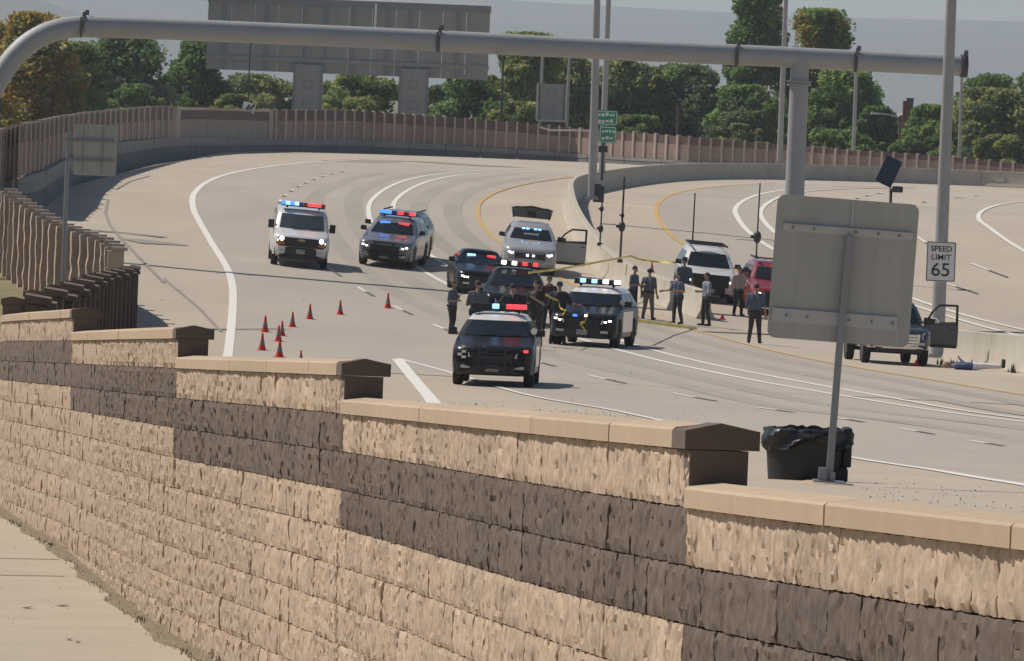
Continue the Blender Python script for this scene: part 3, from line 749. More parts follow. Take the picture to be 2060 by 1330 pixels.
# small sign seen from behind on the far shoulder
q = ground_at(130, 470, 165)
sg = thing('road_sign', 'small grey road sign seen from behind above the far shoulder by the fence', 'road sign', q)
k_ = 165 / FPX
def L2(x, y, Y=165): return V(x, y, Y) - q
zt = L2(130, 268).z
part('post', MB().tube([(0, 0, 0), (0, 0, zt)], [.055, .055], 8), mat('dull_post', (.26, .27, .28), .45), sg)
pc_ = L2(192, 302)
part('panel', MB().prism([(pc_.x + a, pc_.z + b_) for a, b_ in rrect(86 * k_, 103 * k_, .06)], -.01, 0), m_alu, sg)
for y in (282, 322):
    z = L2(192, y).z
    part('cross_strut', MB().box((pc_.x - .12, -.035, z), (98 * k_, .045, .06)), mat('dark_strut', (.22, .23, .24), .6), sg)  # darker grey steel than the other struts
for x in (168, 207): part('stiffener', MB().box((L2(x, 300).x, -.02, pc_.z), (.03, .016, 96 * k_)), m_alu2, sg)

# green exit sign
q = Vector((3.0, 338.5, gz(3.0, 338.5)))
q = V(1209, 400, 338); q.z = gz(q.x, q.y) + .98
sg = thing('guide_sign', 'green two panel guide sign with pale lettering beside the lamp posts on the barrier', 'road sign', q)
def L3(x, y): return V(x, y, 337.8) - q
k_ = 338 / FPX
part('post', MB().tube([(0, 0, 0), (0, .1, L3(1217, 225).z)], [.06, .05], 8), m_dark, sg)
for (x0, y0, x1, y1) in ((1196, 222, 1243, 252), (1205, 254, 1240, 288)):
    c = L3((x0 + x1) / 2, (y0 + y1) / 2); w_, h_ = (x1 - x0) * k_, (y1 - y0) * k_
    pn = part('panel', MB().prism([(c.x + a, c.z + b_) for a, b_ in rrect(w_, h_, .08)], c.y - .03, c.y), m_grn, sg)
    bd = MB(); t_ = .03
    for cx, cz, a, b_ in ((0, h_/2-.05, w_-.1, t_), (0, -h_/2+.05, w_-.1, t_), (-w_/2+.05, 0, t_, h_-.1-t_), (w_/2-.05, 0, t_, h_-.1-t_)): bd.box((c.x+cx, c.y-.034, c.z+cz), (a, .008, b_))
    part('border', bd, m_whites, pn)
    ln = MB()
    for zz in (.14, -.16):
        xx = -w_ * .33
        while xx < w_ * .3:
            l_ = rng.uniform(.06, .16); ln.box((c.x + xx + l_/2, c.y - .034, c.z + zz + rng.uniform(-.02, .02)), (l_, .008, rng.uniform(.08, .16))); xx += l_ + .05
    part('lettering', ln, m_whites, pn)
part('utility_box', MB().box((-.12, -.2, (L3(1203, 393)).z + .0), (.5, .35, .85)), m_dark, sg, bevel=.03)
part('camera', MB().box((0, -.2, L3(1209, 300).z), (.42, .4, .3)), m_dark, sg, bevel=.04)
part('cable_arm', MB().tube([(0, 0, L3(1209, 268).z), (-.6, -.1, L3(1190, 264).z), (-1.4, -.1, L3(1140, 262).z), (-2.4, 0, L3(1095, 262).z), (-2.9, 0, L3(1090, 256).z)], .035, 6), m_strut, sg)

# slim black poles with bulbs
def marker_pole(label, x, yb, yt, Y=None, bulbs=((.5, .12),), zoff=0, r=.035):
    q = hit(x, yb) if Y is None else ground_at(x, yb, Y)
    q.z += zoff
    t = thing('marker_pole', label, 'pole', q, group='slim dark marker poles by the median')
    zt = (V(x, yt, q.y) - q).z; tx = .012 * zt
    part('shaft', MB().tube([(0, 0, 0), (tx, 0, zt)], [r, r * .8], 8), m_dark, t)
    for f, rr_ in bulbs:
        c = (tx * f, 0, zt * f)
        part('detector', MB().lathe([(.02, -1.7*rr_), (rr_*.8, -rr_), (rr_, 0), (rr_*.8, rr_*.9), (.03, 1.5*rr_)], 10, c).box((c[0] - rr_, -.02, c[2]), (rr_ * 1.2, .1, rr_ * .8)), m_dark, t)
    part('foot', MB().box((0, 0, .06), (.2, .2, .12)), m_dark, t)
    return t
bt = hit(1244, 583)
marker_pole('slim dark pole on the barrier where the yellow tape is tied', 1245, 583, 355, None, ((.42, .13), (.55, .07)), .98, .045)
marker_pole('slim dark pole rising behind the left edge of the white SUV on the barrier', 1390, 545, 388, 282, ((.30, .16),), 0)
marker_pole('slim dark pole above the red SUV beside the large sign', 1519, 560, 368, 284, ((.42, .16), (.2, .07)), 0)
marker_pole('slim dark pole below the green sign with two boxes on it', 1204, 560, 395, 279, ((.35, .1), (.75, .08)), .9)
# solar panel
q = ground_at(1786, 540, 286)
t = thing('solar_panel', 'dark tilted solar panel on a post behind the large road sign', 'solar panel', q)
zt = (V(1786, 395, 286) - q).z
part('post', MB().tube([(0, 0, 0), (0, 0, zt + .3)], .06, 8), m_dark, t)
M_ = Matrix.Rotation(R_(24), 3, 'Y') @ Matrix.Rotation(R_(62), 3, 'X')
c = V(1788, 345, 286) - q
part('panel', MB().box(c, (.66, 1.22, .05), M=M_), mat('solar_cells', (.035, .045, .065), .25), t)
part('camera', MB().box((.24, -.1, zt + .28), (.4, .5, .24)), m_dark, t, bevel=.05)

# overhead message sign far behind, seen from the back
YB = 548.0; k_ = YB / FPX
q = V(705, 330, YB); q.z = -5
bs = thing('overhead_sign', 'huge grey overhead sign seen from behind on two broad pillars beyond the fence', 'overhead sign', q)
def L4(x, y): return V(x, y, YB) - q
x0, x1, z0, z1 = L4(417, 70).x, L4(984, 90).x, L4(700, 150).z, L4(700, 5).z
npan = 12
for i in range(npan):
    a, b_ = x0 + (x1 - x0) * i / npan + .015, x0 + (x1 - x0) * (i + 1) / npan - .015
    part('back_panel', MB().box(((a + b_) / 2, 0, (z0 + z1) / 2), (b_ - a, .5, z1 - z0)), m_alu2, bs)
for f in (.06, .21, .345, .42, .52, .64, .72, .89): part('stiffener', MB().box((x0 + (x1 - x0) * f, -.3, (z0 + z1) / 2 - .1), (.22, .12, z1 - z0 - .3)), mat('dark_strut', (.22, .23, .24), .6), bs)
for zz, h_ in ((z1 - .1, .5), (z0 + .9, .3)): part('rail', MB().box(((x0 + x1) / 2, -.33, zz), (x1 - x0 + .1, .16, h_)), m_alu2 if h_ < .4 else mat('dark_strut', (.22, .23, .24), .6), bs)
part('rail_light', MB().box((x0 + (x1 - x0) * .594, -.42, z1 - 1.2), (.16, .1, 2.4)), m_whites, bs)
for xc in (618, 831):
    c = L4(xc, 200); tz = z0 + .6
    pl_ = part('pillar', MB().box((c.x, -.2, tz / 2), (50 * k_, 1.0, tz)), m_alu2, bs)
    for s_ in (-1, 1): part('edge_column', MB().box((c.x + s_ * 27 * k_, -.1, tz / 2), (5 * k_, 1.3, tz)), mat('dark_strut', (.22, .23, .24), .6), pl_)
    hb = MB()
    for y in (170, 212):
        z = L4(xc, y).z
        for a, b_, w_, h_ in ((0, .28, .6, .06), (0, -.28, .6, .06), (-.28, 0, .06, .5), (.28, 0, .06, .5)): hb.box((c.x + a, -.72, z + b_), (w_, .05, h_))
    part('access_hatch', hb, mat('dark_strut', (.22, .23, .24), .6), pl_)
q = V(1110, 330, YB); q.z = -5
cb = thing('sign_cabinet', 'small grey sign cabinet seen from behind between two posts beyond the fence', 'sign', q)
def L5(x, y): return V(x, y, YB) - q
c = L5(1110, 205)
part('cabinet', MB().box((c.x, 0, c.z), (48 * k_, .9, 72 * k_)), m_alu2, cb)
for x in (1088, 1142): part('post', MB().tube([(L5(x, 200).x, -.3, 0), (L5(x, 200).x, -.3, L5(x, 80).z)], [.13, .12], 8), m_galv, cb)
part('edge_frame', MB().box((L5(1081, 200).x, -.2, c.z), (.16, 1.0, 74 * k_)).box((L5(1139, 200).x, -.2, c.z), (.16, 1.0, 74 * k_)).box((c.x, -.2, L5(1110, 243).z), (60 * k_, .9, .14)), m_strut, cb)
for x in (1088, 1140): part('cap_light', MB().box((L5(x, 80).x, -.3, L5(x, 79).z), (.65, .3, .14)), m_dark, cb)
hb = MB()
for y in (187, 224):
    z = L5(1110, y).z
    for a, b_, w_, h_ in ((0, .28, .6, .06), (0, -.28, .6, .06), (-.28, 0, .06, .5), (.28, 0, .06, .5)): hb.box((c.x + a, -.48, z + b_), (w_, .05, h_))
part('access_hatch', hb, mat('dark_strut', (.22, .23, .24), .6), cb)

# little white sign with a black symbol high on the parapet
YW = fcol_at(498)[1] - .30; q = V(498, 232, YW); q.z = fcol_at(498)[4] - .05      # stands on the parapet ledge, close against the fence
t = thing('white_sign', 'little tilted white sign with black marks on a dark pole above the far parapet', 'road sign', q)
def L6(x, y): return V(x, y, YW) - q
k_ = YW / FPX
part('post', MB().tube([(0, .07, 0), (0, .07, L6(498, 72).z)], [.06, .05], 8), m_dark, t)
c = L6(500, 219); a = R_(12)
Mr = Matrix.Rotation(a, 3, 'Y')
part('panel', MB().box(c, (26 * k_, .05, 26 * k_), M=Mr), m_whites, t)
mk = MB()
for (dx, dz, w_, h_, r_) in ((-.06, .1, .14, .42, 35), (.14, .08, .42, .12, -35), (.26, .26, .12, .3, 40), (.1, -.36, .75, .1, 8)):
    mk.box(c + Mr @ Vector((dx, -.04, dz)), (w_, .03, h_), M=Matrix.Rotation(R_(r_), 3, 'Y'))
part('symbol', mk, m_blk, t)

# brick chimney house far right
q = V(1820, 330, 640); q.z = -5; k_ = 640 / FPX
def L7(x, y): return V(x, y, 640) - q
t = thing('brick_house', 'house with a tall red brick chimney and pale gable beyond the trees', 'house', q)
m_brick = mat('red_brick', (.24, .085, .06), .9, noise=.3, scale=2)
zz = L7(1827, 203).z
part('chimney', MB().box((L7(1827, 200).x, 0, zz / 2), (20 * k_, .9, zz)), m_brick, t)
part('chimney_pot', MB().box((L7(1831, 200).x, 0, zz + .1), (14 * k_, .7, .3)), m_dark, t)
gx0, gx1 = L7(1786, 240).x, L7(1830, 240).x; gzp = L7(1810, 222).z
part('wall', MB().prism([(gx0, 0), (gx1, 0), (gx1, gzp * .98), (gx0, gzp * .80)], .6, 6), mat('pale_stucco', (.42, .33, .26), .9), t)
part('roof', MB().add([(gx0 - .4, .3, gzp * .78), (gx1 + .1, .3, gzp * 1.0), (gx1 + .1, 6.4, gzp * 1.0), (gx0 - .4, 6.4, gzp * .78), (gx0 - .4, .3, gzp * .76), (gx1 + .1, .3, gzp * .98), (gx1 + .1, 6.4, gzp * .98), (gx0 - .4, 6.4, gzp * .76)], [(0, 1, 2, 3), (7, 6, 5, 4), (0, 4, 5, 1), (1, 5, 6, 2), (2, 6, 7, 3), (3, 7, 4, 0)]), mat('pale_roof', (.40, .32, .26), .9), t)

# trash can behind the wall
YT = 49.5; q = V(1622, 950, YT); q.z = gz(q.x, YT)
t = thing('trash_can', 'black trash can with a wrinkled black liner folded over its rim behind the wall', 'trash can', q)
k_ = YT / FPX; rw = .285; ht = (V(1622, 872, YT) - q).z
m_bin = mat('black_plastic_bin', (.018, .019, .019), .6)
m_bag = mat('black_bag_film', (.012, .012, .013), .38, bump=.01, bscale=14)
b = MB(); b.lathe([(rw * .89, 0), (rw * .90, .03), (rw * .97, ht - .06), (rw * 1.0, ht - .05), (rw, ht)], 20)
part('can_body', b, m_bin, t, smooth=35)
b = MB(); n_ = 56; rr = []
for j in range(7):
    f = j / 6; ring = []
    for i in range(n_):
        a = 2 * math.pi * i / n_
        wr = math.sin(a * 5 + j) * .012 + math.sin(a * 11 + 2 * j) * .008 + rng.uniform(-.008, .008)
        r = rw * (1.01 + .05 * math.sin(f * 3.1)) + wr * (.7 + .5 * f)
        z = ht + .03 - .12 * f + (math.sin(a * 3) * .03 + math.sin(a * 7) * .015) * f
        ring.append((r * math.cos(a), r * math.sin(a), z))
    rr.append(ring)
rin = [[(rw * .9 * math.cos(2*math.pi*i/n_), rw * .9 * math.sin(2*math.pi*i/n_), ht + .035 + rng.uniform(-.008, .012)) for i in range(n_)]]
rin0 = [[(rw * .8 * math.cos(2*math.pi*i/n_), rw * .8 * math.sin(2*math.pi*i/n_), ht - .12) for i in range(n_)]]
b.loft(rin0 + rin + rr, caps=False)
part('liner', b, m_bag, t, smooth=50)
b = MB().box((.26, 0, ht - .08), (.06, .30, .26)); part('handle', b, m_bin, t, bevel=.015)
part('foot', MB().box((.20, -.02, .05), (.14, .3, .1)), m_bin, t, bevel=.02)

# traffic cones and evidence markers
m_cone = mat('red_orange_cone', (.62, .035, .02), .55, spec=.3)
m_coll = mat('grey_collar', (.20, .19, .20), .6)
def cone(label, x, y, h, p=None):
    q = hit(x, y) if p is None else p
    t = thing('traffic_cone', label, 'traffic cone', q, random.uniform(-.5, .5), 'red traffic cones')
    s_ = h
    part('cone_body', MB().lathe([(.24*s_, .04*s_), (.155*s_, .30*s_), (.093*s_, .60*s_), (.05*s_, .96*s_), (.035*s_, 1*s_)], 14), m_cone, t, smooth=40)
    part('collar', MB().lathe([(.156*s_, .325*s_), (.106*s_, .60*s_)], 14), m_coll, t, smooth=40)
    part('base', MB().box((0, 0, .025*s_), (.62*s_, .62*s_, .05*s_)), m_cone, t, bevel=.01)
for lab, x, y, h in (('red cone nearest the police SUV pair, alone on the lane line', 780, 621, .50), ('red cone second from the right in the slanting line', 684, 634, .47), ('red cone third from the right in the slanting line', 623, 643, .48), ('red cone fourth from the right, just above the cluster', 588, 659, .47),
                     ('leftmost upper red cone of the cluster', 533, 669, .49), ('red cone at the upper right of the tight cluster', 567, 677, .45), ('red cone in the middle of the tight cluster', 560, 688, .47), ('leftmost lower red cone of the cluster', 527, 706, .49), ('red cone with grey collar lowest of the cluster', 562, 720, .50)):
    cone(lab, x, y, h)
cone('red cone half hidden behind the wall coping', 605, 729, .32)
bq = hit(1290, 603); bq = Vector((bq.x + .33, bq.y, bq.z + .985)); cone('red cone standing on top of the barrier behind two officers', 0, 0, .38, bq)
for lab, x, y in (('tiny red marker on the road by the barrier end', 1453, 643), ('tiny red marker at the front wheel of the pickup truck', 1843, 737), ('tiny red marker beside the person lying on the road', 1921, 741)):
    q = hit(x, y); t = thing('evidence_marker', lab, 'marker', q, group='tiny red evidence markers')
    part('marker_tent', MB().prism([(-.09, 0), (.09, 0), (.01, .2), (-.01, .2)], -.06, .06), m_cone, t); part('base', MB().box((0, 0, .012), (.24, .18, .024)), m_cone, t)

# ------------------------------------------------------------------ vehicles
m_glass = mat('tinted_car_glass', (.010, .014, .018), .05, spec=.4)
m_glass_l = mat('clear_car_glass', (.045, .055, .06), .05, spec=.6)
m_tyre = mat('tyre_rubber', (.016, .016, .016), .85)
m_rim = mat('wheel_rim', (.30, .30, .31), .35, metal=.8)
m_rim_b = mat('black_steel_rim', (.03, .03, .03), .5)
m_trim = mat('black_plastic_trim', (.018, .018, .019), .5)
m_chrome = mat('chrome', (.62, .62, .62), .15, metal=1)
m_plate = mat('licence_plate', (.42, .43, .42), .5, noise=.5, scale=14)
m_lens = mat('headlight_lens', (.55, .57, .58), .08, spec=.8)
m_lit = mat('lit_white_lamp', (.9, .9, .85), .2, emit=(1, .97, .88), estr=3.2)
m_blue = mat('lit_blue_lamp', (.03, .10, .75), .25, emit=(.08, .28, 1.0), estr=1.5)
m_bluec = mat('lit_pale_blue_lamp', (.2, .5, .9), .25, emit=(.30, .62, 1.0), estr=1.9)
m_red = mat('lit_red_lamp', (.8, .03, .04), .25, emit=(1.0, .07, .08), estr=1.2)
m_redo = mat('red_lens', (.42, .015, .02), .25)
m_blueo = mat('blue_lens', (.02, .05, .35), .25)
m_amber = mat('amber_lens', (.55, .16, .03), .3)
def paint(name, col, rough=.3): return mat(name, col, rough, coat=.8, spec=.5)
m_pblk = mat('black_car_paint', (.008, .008, .009), .3, coat=.0, spec=.3); m_pwht = paint('white_car_paint', (.72, .71, .68)); m_psil = paint('silver_car_paint', (.34, .34, .34), .35)
m_pgry = paint('grey_car_paint', (.13, .13, .14), .35); m_pred = paint('red_car_paint', (.26, .016, .02)); m_pdgr = paint('dark_grey_car_paint', (.055, .058, .062), .35); m_ptruck = paint('dark_blue_truck_paint', (.035, .045, .06), .4)

KINDS = {   # hw half width, wb wheelbase, fo/ro overhangs, hood heights, belt, roof, cabin bases
 'suv':    dict(hw=.99, wb=3.0, fo=.92, ro=1.05, zb=.27, h0=.93, h1=1.16, belt=1.20, roof=1.74, yb=.42, yt=1.22, yr=3.55, yrb=3.95, r=.39, tum=.72),
 'sedan':  dict(hw=.95, wb=3.05, fo=.95, ro=1.05, zb=.22, h0=.80, h1=.99, belt=1.02, roof=1.47, yb=.55, yt=1.45, yr=2.75, yrb=3.55, r=.36, tum=.70),
 'van':    dict(hw=1.0, wb=3.43, fo=.82, ro=1.25, zb=.36, h0=1.02, h1=1.26, belt=1.32, roof=2.10, yb=-.02, yt=.72, yr=4.4, yrb=4.62, r=.38, tum=.86),
 'pickup': dict(hw=.99, wb=3.6, fo=.95, ro=1.3, zb=.44, h0=1.06, h1=1.19, belt=1.26, roof=1.88, yb=.55, yt=1.15, yr=2.35, yrb=2.55, r=.39, tum=.78),
}
def vehicle(kind, name, label, px, yaw, paint_m, roof_m=None, over=None, depth=None, group=None, glass=None):
    K = dict(KINDS[kind]); K.update(over or {})
    q = hit(*px) if depth is None else ground_at(px[0], px[1], depth)
    t = thing(name, label, {'suv': 'car', 'sedan': 'car', 'van': 'van', 'pickup': 'pickup truck'}[kind], q, R_(yaw), group)
    # settle on the sloping road
    f = Vector((math.sin(R_(yaw)), -math.cos(R_(yaw)), 0)); s_ = Vector((math.cos(R_(yaw)), math.sin(R_(yaw)), 0))
    pf = math.atan2(gz(q.x - f.x * K['wb'], q.y - f.y * K['wb']) - gz(q.x, q.y), K['wb'])
    rl = math.atan2(gz(q.x + s_.x, q.y + s_.y) - gz(q.x - s_.x, q.y - s_.y), 2.0)
    t.rotation_euler = (pf, -rl, R_(yaw))
    hw, wb, fo, ro, r, belt, roof = K['hw'], K['wb'], K['fo'], K['ro'], K['r'], K['belt'], K['roof']
    yend = wb + ro; Ra = r + .075
    glass = glass or m_glass
    # lower body: stations along the length with open wheel arches
    ys = [-fo, -fo + .03, -fo + .10, -fo + .22, -fo + .4]
    for c in (0, wb): ys += list(np.linspace(c - Ra, c + Ra, 13))
    ys += list(np.linspace(Ra + .15, wb - Ra - .1, 5)) + [wb + Ra + .1, yend - .3, yend - .1, yend - .02, yend]
    ys = sorted(set(round(float(y), 3) for y in ys if -fo <= y <= yend))
    rings = []
    for y in ys:
        e0 = (y + fo); e1 = yend - y
        ws = 1 - .20 * max(0, 1 - e0 / .42) ** 2 - .07 * max(0, 1 - e1 / .4) ** 2
        zt = K['h0'] - .13 * max(0, 1 - e0 / .16) ** 2 + (K['h1'] - K['h0']) * min(1, max(0, (y + fo) / (K['yb'] + fo)))
        if y > K['yb']: zt = K['h1'] + (belt - K['h1']) * min(1, (y - K['yb']) / .3)
        if kind == 'sedan' and y > K['yrb'] - .5: zt = belt - .03 * (y - K['yrb'] + .5)
        if e1 < .12: zt -= .1 * (1 - e1 / .12)
        zb = K['zb'] + .12 * max(0, 1 - e0 / .2) ** 2
        for c in (0, wb):
            if abs(y - c) < Ra: zb = max(zb, r + math.sqrt(max(0, Ra**2 - (y - c)**2)) - .02)
        w_ = hw * ws; zm = zb + (zt - zb) * .45
        half = [(w_ * .90, zb), (w_ * .975, zb + .05), (w_, max(zm, zb + .06)), (w_ * .99, zt - .13), (w_ * .955, zt - .05), (w_ * .86, zt), (w_ * .45, zt + .022)]
        rings.append([(x, y, z) for x, z in half] + [(-x, y, z) for x, z in reversed(half)])
    part('body', MB().loft(rings), paint_m, t, smooth=38)
    ub = MB().box((0, wb / 2, K['zb'] + .10), (hw * 1.3, wb + fo * 1.2, .22)); ub.box((0, 0, r), (hw * 1.55, .16, .14)); ub.box((0, wb, r), (hw * 1.55, .2, .16))
    part('underbody', ub, m_trim, t)
    # cabin
    def hwz(v): return hw * (.945 + (K['tum'] - .945) * v ** 1.15)
    def yf(v): return K['yb'] + (K['yt'] - K['yb']) * v
    def yrr(v): return K['yrb'] + (K['yr'] - K['yrb']) * v
    def zz(v): return belt - .03 + (roof - .125 - belt + .03) * v
    cv = .16
    def front(u, v, o=0): return Vector((u * hwz(v) * .93, yf(v) + cv * u * u - o, zz(v) + o * .5))
    def side(s_, tt, v, o=0):
        y0, y1 = yf(v) + cv + .10, yrr(v) - .12
        return Vector((s_ * (hwz(v) + o), y0 + (y1 - y0) * tt, zz(v)))
    def rear(u, v, o=0): return Vector((u * hwz(v) * .93, yrr(v) - .05 * u * u + o, zz(v)))
    rg = []
    for v in (0, .33, .66, .88, 1.0):
        s_ = 1.0 if v < 1 else .975
        pts = [front(u, v) for u in np.linspace(-1, 1, 9)] + [side(1, tt, v) for tt in (0, .33, .66, 1)] + [rear(u, v) for u in np.linspace(1, -1, 7)] + [side(-1, tt, v) for tt in (1, .66, .33, 0)]
        rg.append([(p.x * s_, p.y + (.03 if v == 1 else 0), p.z) for p in pts])
    part('cabin', MB().loft(rg[:4], caps=False), paint_m, t, smooth=35)
    top = rg[-1]; cx = [Vector(p) for p in top]; mid = sum(cx, Vector()) / len(cx)
    rf = MB().loft([rg[3], top, [tuple(p.lerp(mid, .09) + Vector((0, 0, .075))) for p in cx], [tuple(p.lerp(mid, .40) + Vector((0, 0, .122))) for p in cx]])
    part('roof', rf, roof_m or paint_m, t, smooth=50)
    def patch(fn, us, vs_, o, name, m, parent=t):
        vs2 = [fn(u, v, o) for v in vs_ for u in us]; n_ = len(us)
        fs = [(j*n_+i, j*n_+i+1, (j+1)*n_+i+1, (j+1)*n_+i) for j in range(len(vs_)-1) for i in range(n_-1)]
        return part(name, MB().add(vs2, fs), m, parent, smooth=60)
    vv = np.linspace(.06, .86, 5)
    patch(lambda u, v, o: front(u, v, o), np.linspace(-.90, .90, 9), vv, .012, 'windscreen', glass)
    patch(lambda u, v, o: rear(u, v, o), np.linspace(-.85, .85, 7), np.linspace(.12, .85, 4), .012, 'rear_window', glass)
    cuts = [(.03, .36), (.40, .70), (.74, .97)] if kind in ('suv', 'sedan') else ([(.02, .22), (.27, .60), (.64, .96)] if kind == 'van' else [(.06, .94)])
    for s_ in (1, -1):
        for a, b_ in cuts: patch(lambda u, v, o: side(s_, u, v, o), np.linspace(a, b_, 3), np.linspace(.10, .84, 3), .01, 'side_window', glass)
    wb_ = MB(); 
    for s_ in (-1, 1): wb_.tube([front(-.05 + s_ * .35, .05, .03), front(s_ * .35 + .34, .12, .03)], .012, 5)
    part('wipers', wb_, m_trim, t)
    # wheels
    for yy in (0, wb):
        for s_ in (-1, 1):
            tw = .235
            wt = obj('wheel', None, t, (s_ * (hw - tw / 2 - .015), yy, r))
            prof = [(r*.62, -tw/2), (r*.93, -tw/2), (r, -tw/2+.035), (r, tw/2-.035), (r*.93, tw/2), (r*.62, tw/2)]
            b = MB(); n_ = 22
            vs2 = [(x, rr_ * math.cos(2*math.pi*j/n_), rr_ * math.sin(2*math.pi*j/n_)) for rr_, x in prof for j in range(n_)]
            b.add(vs2, [(i*n_+j, i*n_+(j+1) % n_, ((i+1) % 6)*n_+(j+1) % n_, ((i+1) % 6)*n_+j) for i in range(6) for j in range(n_)])
            part('tyre', b, m_tyre, wt, smooth=40)
            rb_ = MB(); rb_.tube([(-tw/2+.03, 0, 0), (tw/2-.03, 0, 0)], [r*.63, r*.63], 18)
            for k_ in range(5):
                a = 2*math.pi*k_/5; rb_.box((s_ * (tw/2-.02), .34*r*math.cos(a), .34*r*math.sin(a)), (.03, r*.16, r*.5), M=None if k_ == 99 else None)
            part('rim', rb_, K.get('rim', m_rim), wt)
    # front end
    yF = -fo
    def fx(u): return u * hw
    fy = lambda x: yF - .012 + .20 * max(0, abs(x) / hw - .45) ** 1.5 * 1.1
    zh = K['h0'] - .17
    gw = K.get('gw', .50); gh = K.get('gh', .20)
    gr = MB(); gl_z = K.get('gz', zh - .06)
    gr.prism([(-hw*gw, gl_z - gh), (hw*gw, gl_z - gh), (hw*gw*1.04, gl_z + gh*.55), (-hw*gw*1.04, gl_z + gh*.55)], yF - .035, yF + .12)
    gp = part('grille', gr, K.get('gm', m_trim), t, bevel=.012)
    bars = MB()
    for i in range(K.get('nb', 3)): bars.box((0, yF - .042, gl_z - gh * .8 + (gh * 1.25) * i / max(1, K.get('nb', 3) - 1)), (hw * gw * 1.85, .016, .018))
    part('grille_bars', bars, K.get('barm', m_trim), gp)
    for s_ in (-1, 1):
        hx = hw * K.get('hx', .72); hwid = K.get('hlw', .34); hh = K.get('hlh', .13)
        P = [(s_ * (hx - hwid/2), zh - hh*.42), (s_ * (hx + hwid*.42), zh - hh*.30), (s_ * (hx + hwid*.5), zh + hh*.62), (s_ * (hx - hwid*.4), zh + hh*.35)]
        yy = yF + .03
        hl = MB().add([(P[0][0], yF - .03, P[0][1]), (P[1][0], yF + .13, P[1][1]), (P[2][0], yF + .19, P[2][1]), (P[3][0], yF - .015, P[3][1]),
                       (P[0][0], yF + .3, P[0][1]), (P[1][0], yF + .4, P[1][1]), (P[2][0], yF + .4, P[2][1]), (P[3][0], yF + .3, P[3][1])],
                      [(0, 1, 2, 3), (4, 5, 6, 7), (0, 1, 5, 4), (1, 2, 6, 5), (2, 3, 7, 6), (3, 0, 4, 7)])
        hp = part('headlight', hl, K.get('hm', m_lens), t, bevel=.008)
        if K.get('lit'):
            for dx, dz in K['lit']: part('lamp', MB().lathe([(.0, -.03), (.045, -.03), (.05, .02)], 10), m_lit, hp).location = (s_ * (hx + dx), yF + .02, zh + dz)
        part('fog_lamp', MB().box((s_ * hw * .66, yF - .005, K['zb'] + .20), (.22, .06, .07)), m_lens, t, bevel=.01)
    bb = MB(); n_ = 9; rg2 = []
    for i in range(n_):
        x = -hw * .93 + 2 * hw * .93 * i / (n_ - 1); y0 = yF - .045 + .26 * (abs(x) / hw) ** 3.2
        zb0 = K['zb'] + .02; zt0 = K['zb'] + K.get('bh', .30)
        rg2.append([(x, y0 + .02, zb0), (x, y0, zb0 + .04), (x, y0, zt0 - .03), (x, y0 + .03, zt0), (x, y0 + .3, zt0), (x, y0 + .3, zb0)])
    part('bumper', MB().loft(rg2), K.get('bm', m_trim), t, smooth=30)
    part('licence_plate', MB().box((K.get('plx', 0), yF - .06, K.get('plz', K['zb'] + .17)), (.31, .012, .155)), m_plate, t)
    for s_ in (-1, 1):
        mz = belt + .09; b = MB(); b.box((s_ * (hw + .085), K['yb'] + .42, mz), (.21, .12, .16 if kind != 'van' else .30)); b2 = part('wing_mirror', b, K.get('mm', m_trim), t, bevel=.03)
        part('mirror_arm', MB().box((s_ * (hw + .01), K['yb'] + .44, mz - .06), (.12, .06, .05)), m_trim, b2)
    return t, K, front, q
def light_bar(t, K, cells, y=None, z=None, w_=1.22):
    y = (K['yt'] + .42) if y is None else y; z = K['roof'] + .085 if z is None else z
    lb = part('light_bar', MB().box((0, y, z - .005), (w_, .26, .05)).box((-w_*.36, y, z - .05), (.06, .2, .08)).box((w_*.36, y, z - .05), (.06, .2, .08)), m_trim, t, bevel=.01)
    n_ = len(cells)
    for i, c in enumerate(cells):
        if c is None: continue
        part('lens', MB().box((-w_/2 + w_ * (i + .5) / n_, y - .01, z + .07), (w_ / n_ * .92, .25, .12)), c, lb, bevel=.015)
def push_bar(t, K):
    b = MB(); y = -K['fo'] - .13
    for s_ in (-1, 1): b.box((s_ * .32, y, K['zb'] + .38), (.07, .09, .62))
    for z in (.20, .44, .66): b.box((0, y - .01, K['zb'] + z), (.86, .06, .07))
    for s_ in (-1, 1): b.tube([(s_ * .34, y, K['zb'] + .2), (s_ * .62, y + .05, K['zb'] + .24), (s_ * .86, y + .25, K['zb'] + .32), (s_ * .86, y + .3, K['zb'] + .58), (s_ * .6, y + .06, K['zb'] + .66), (s_ * .34, y, K['zb'] + .66)], .028, 7)
    part('push_bar', b, m_trim, t)
def grille_lamp(t, K, x, z, m, w_=.12, y=None):
    part('strobe', MB().box((x, (-K['fo'] - .09) if y is None else y, z), (w_, .03, .07)), m, t, bevel=.008)
def spot_lamp(t, K, s_=1):
    p = (s_ * (K['hw'] - .08), K['yb'] + .40, K['belt'] + .14)
    part('spot_lamp', MB().tube([(p[0], p[1] - .13, p[2]), (p[0], p[1] - .10, p[2]), (p[0], p[1], p[2])], [.08, .085, .05], 12), m_chrome, t, smooth=40)
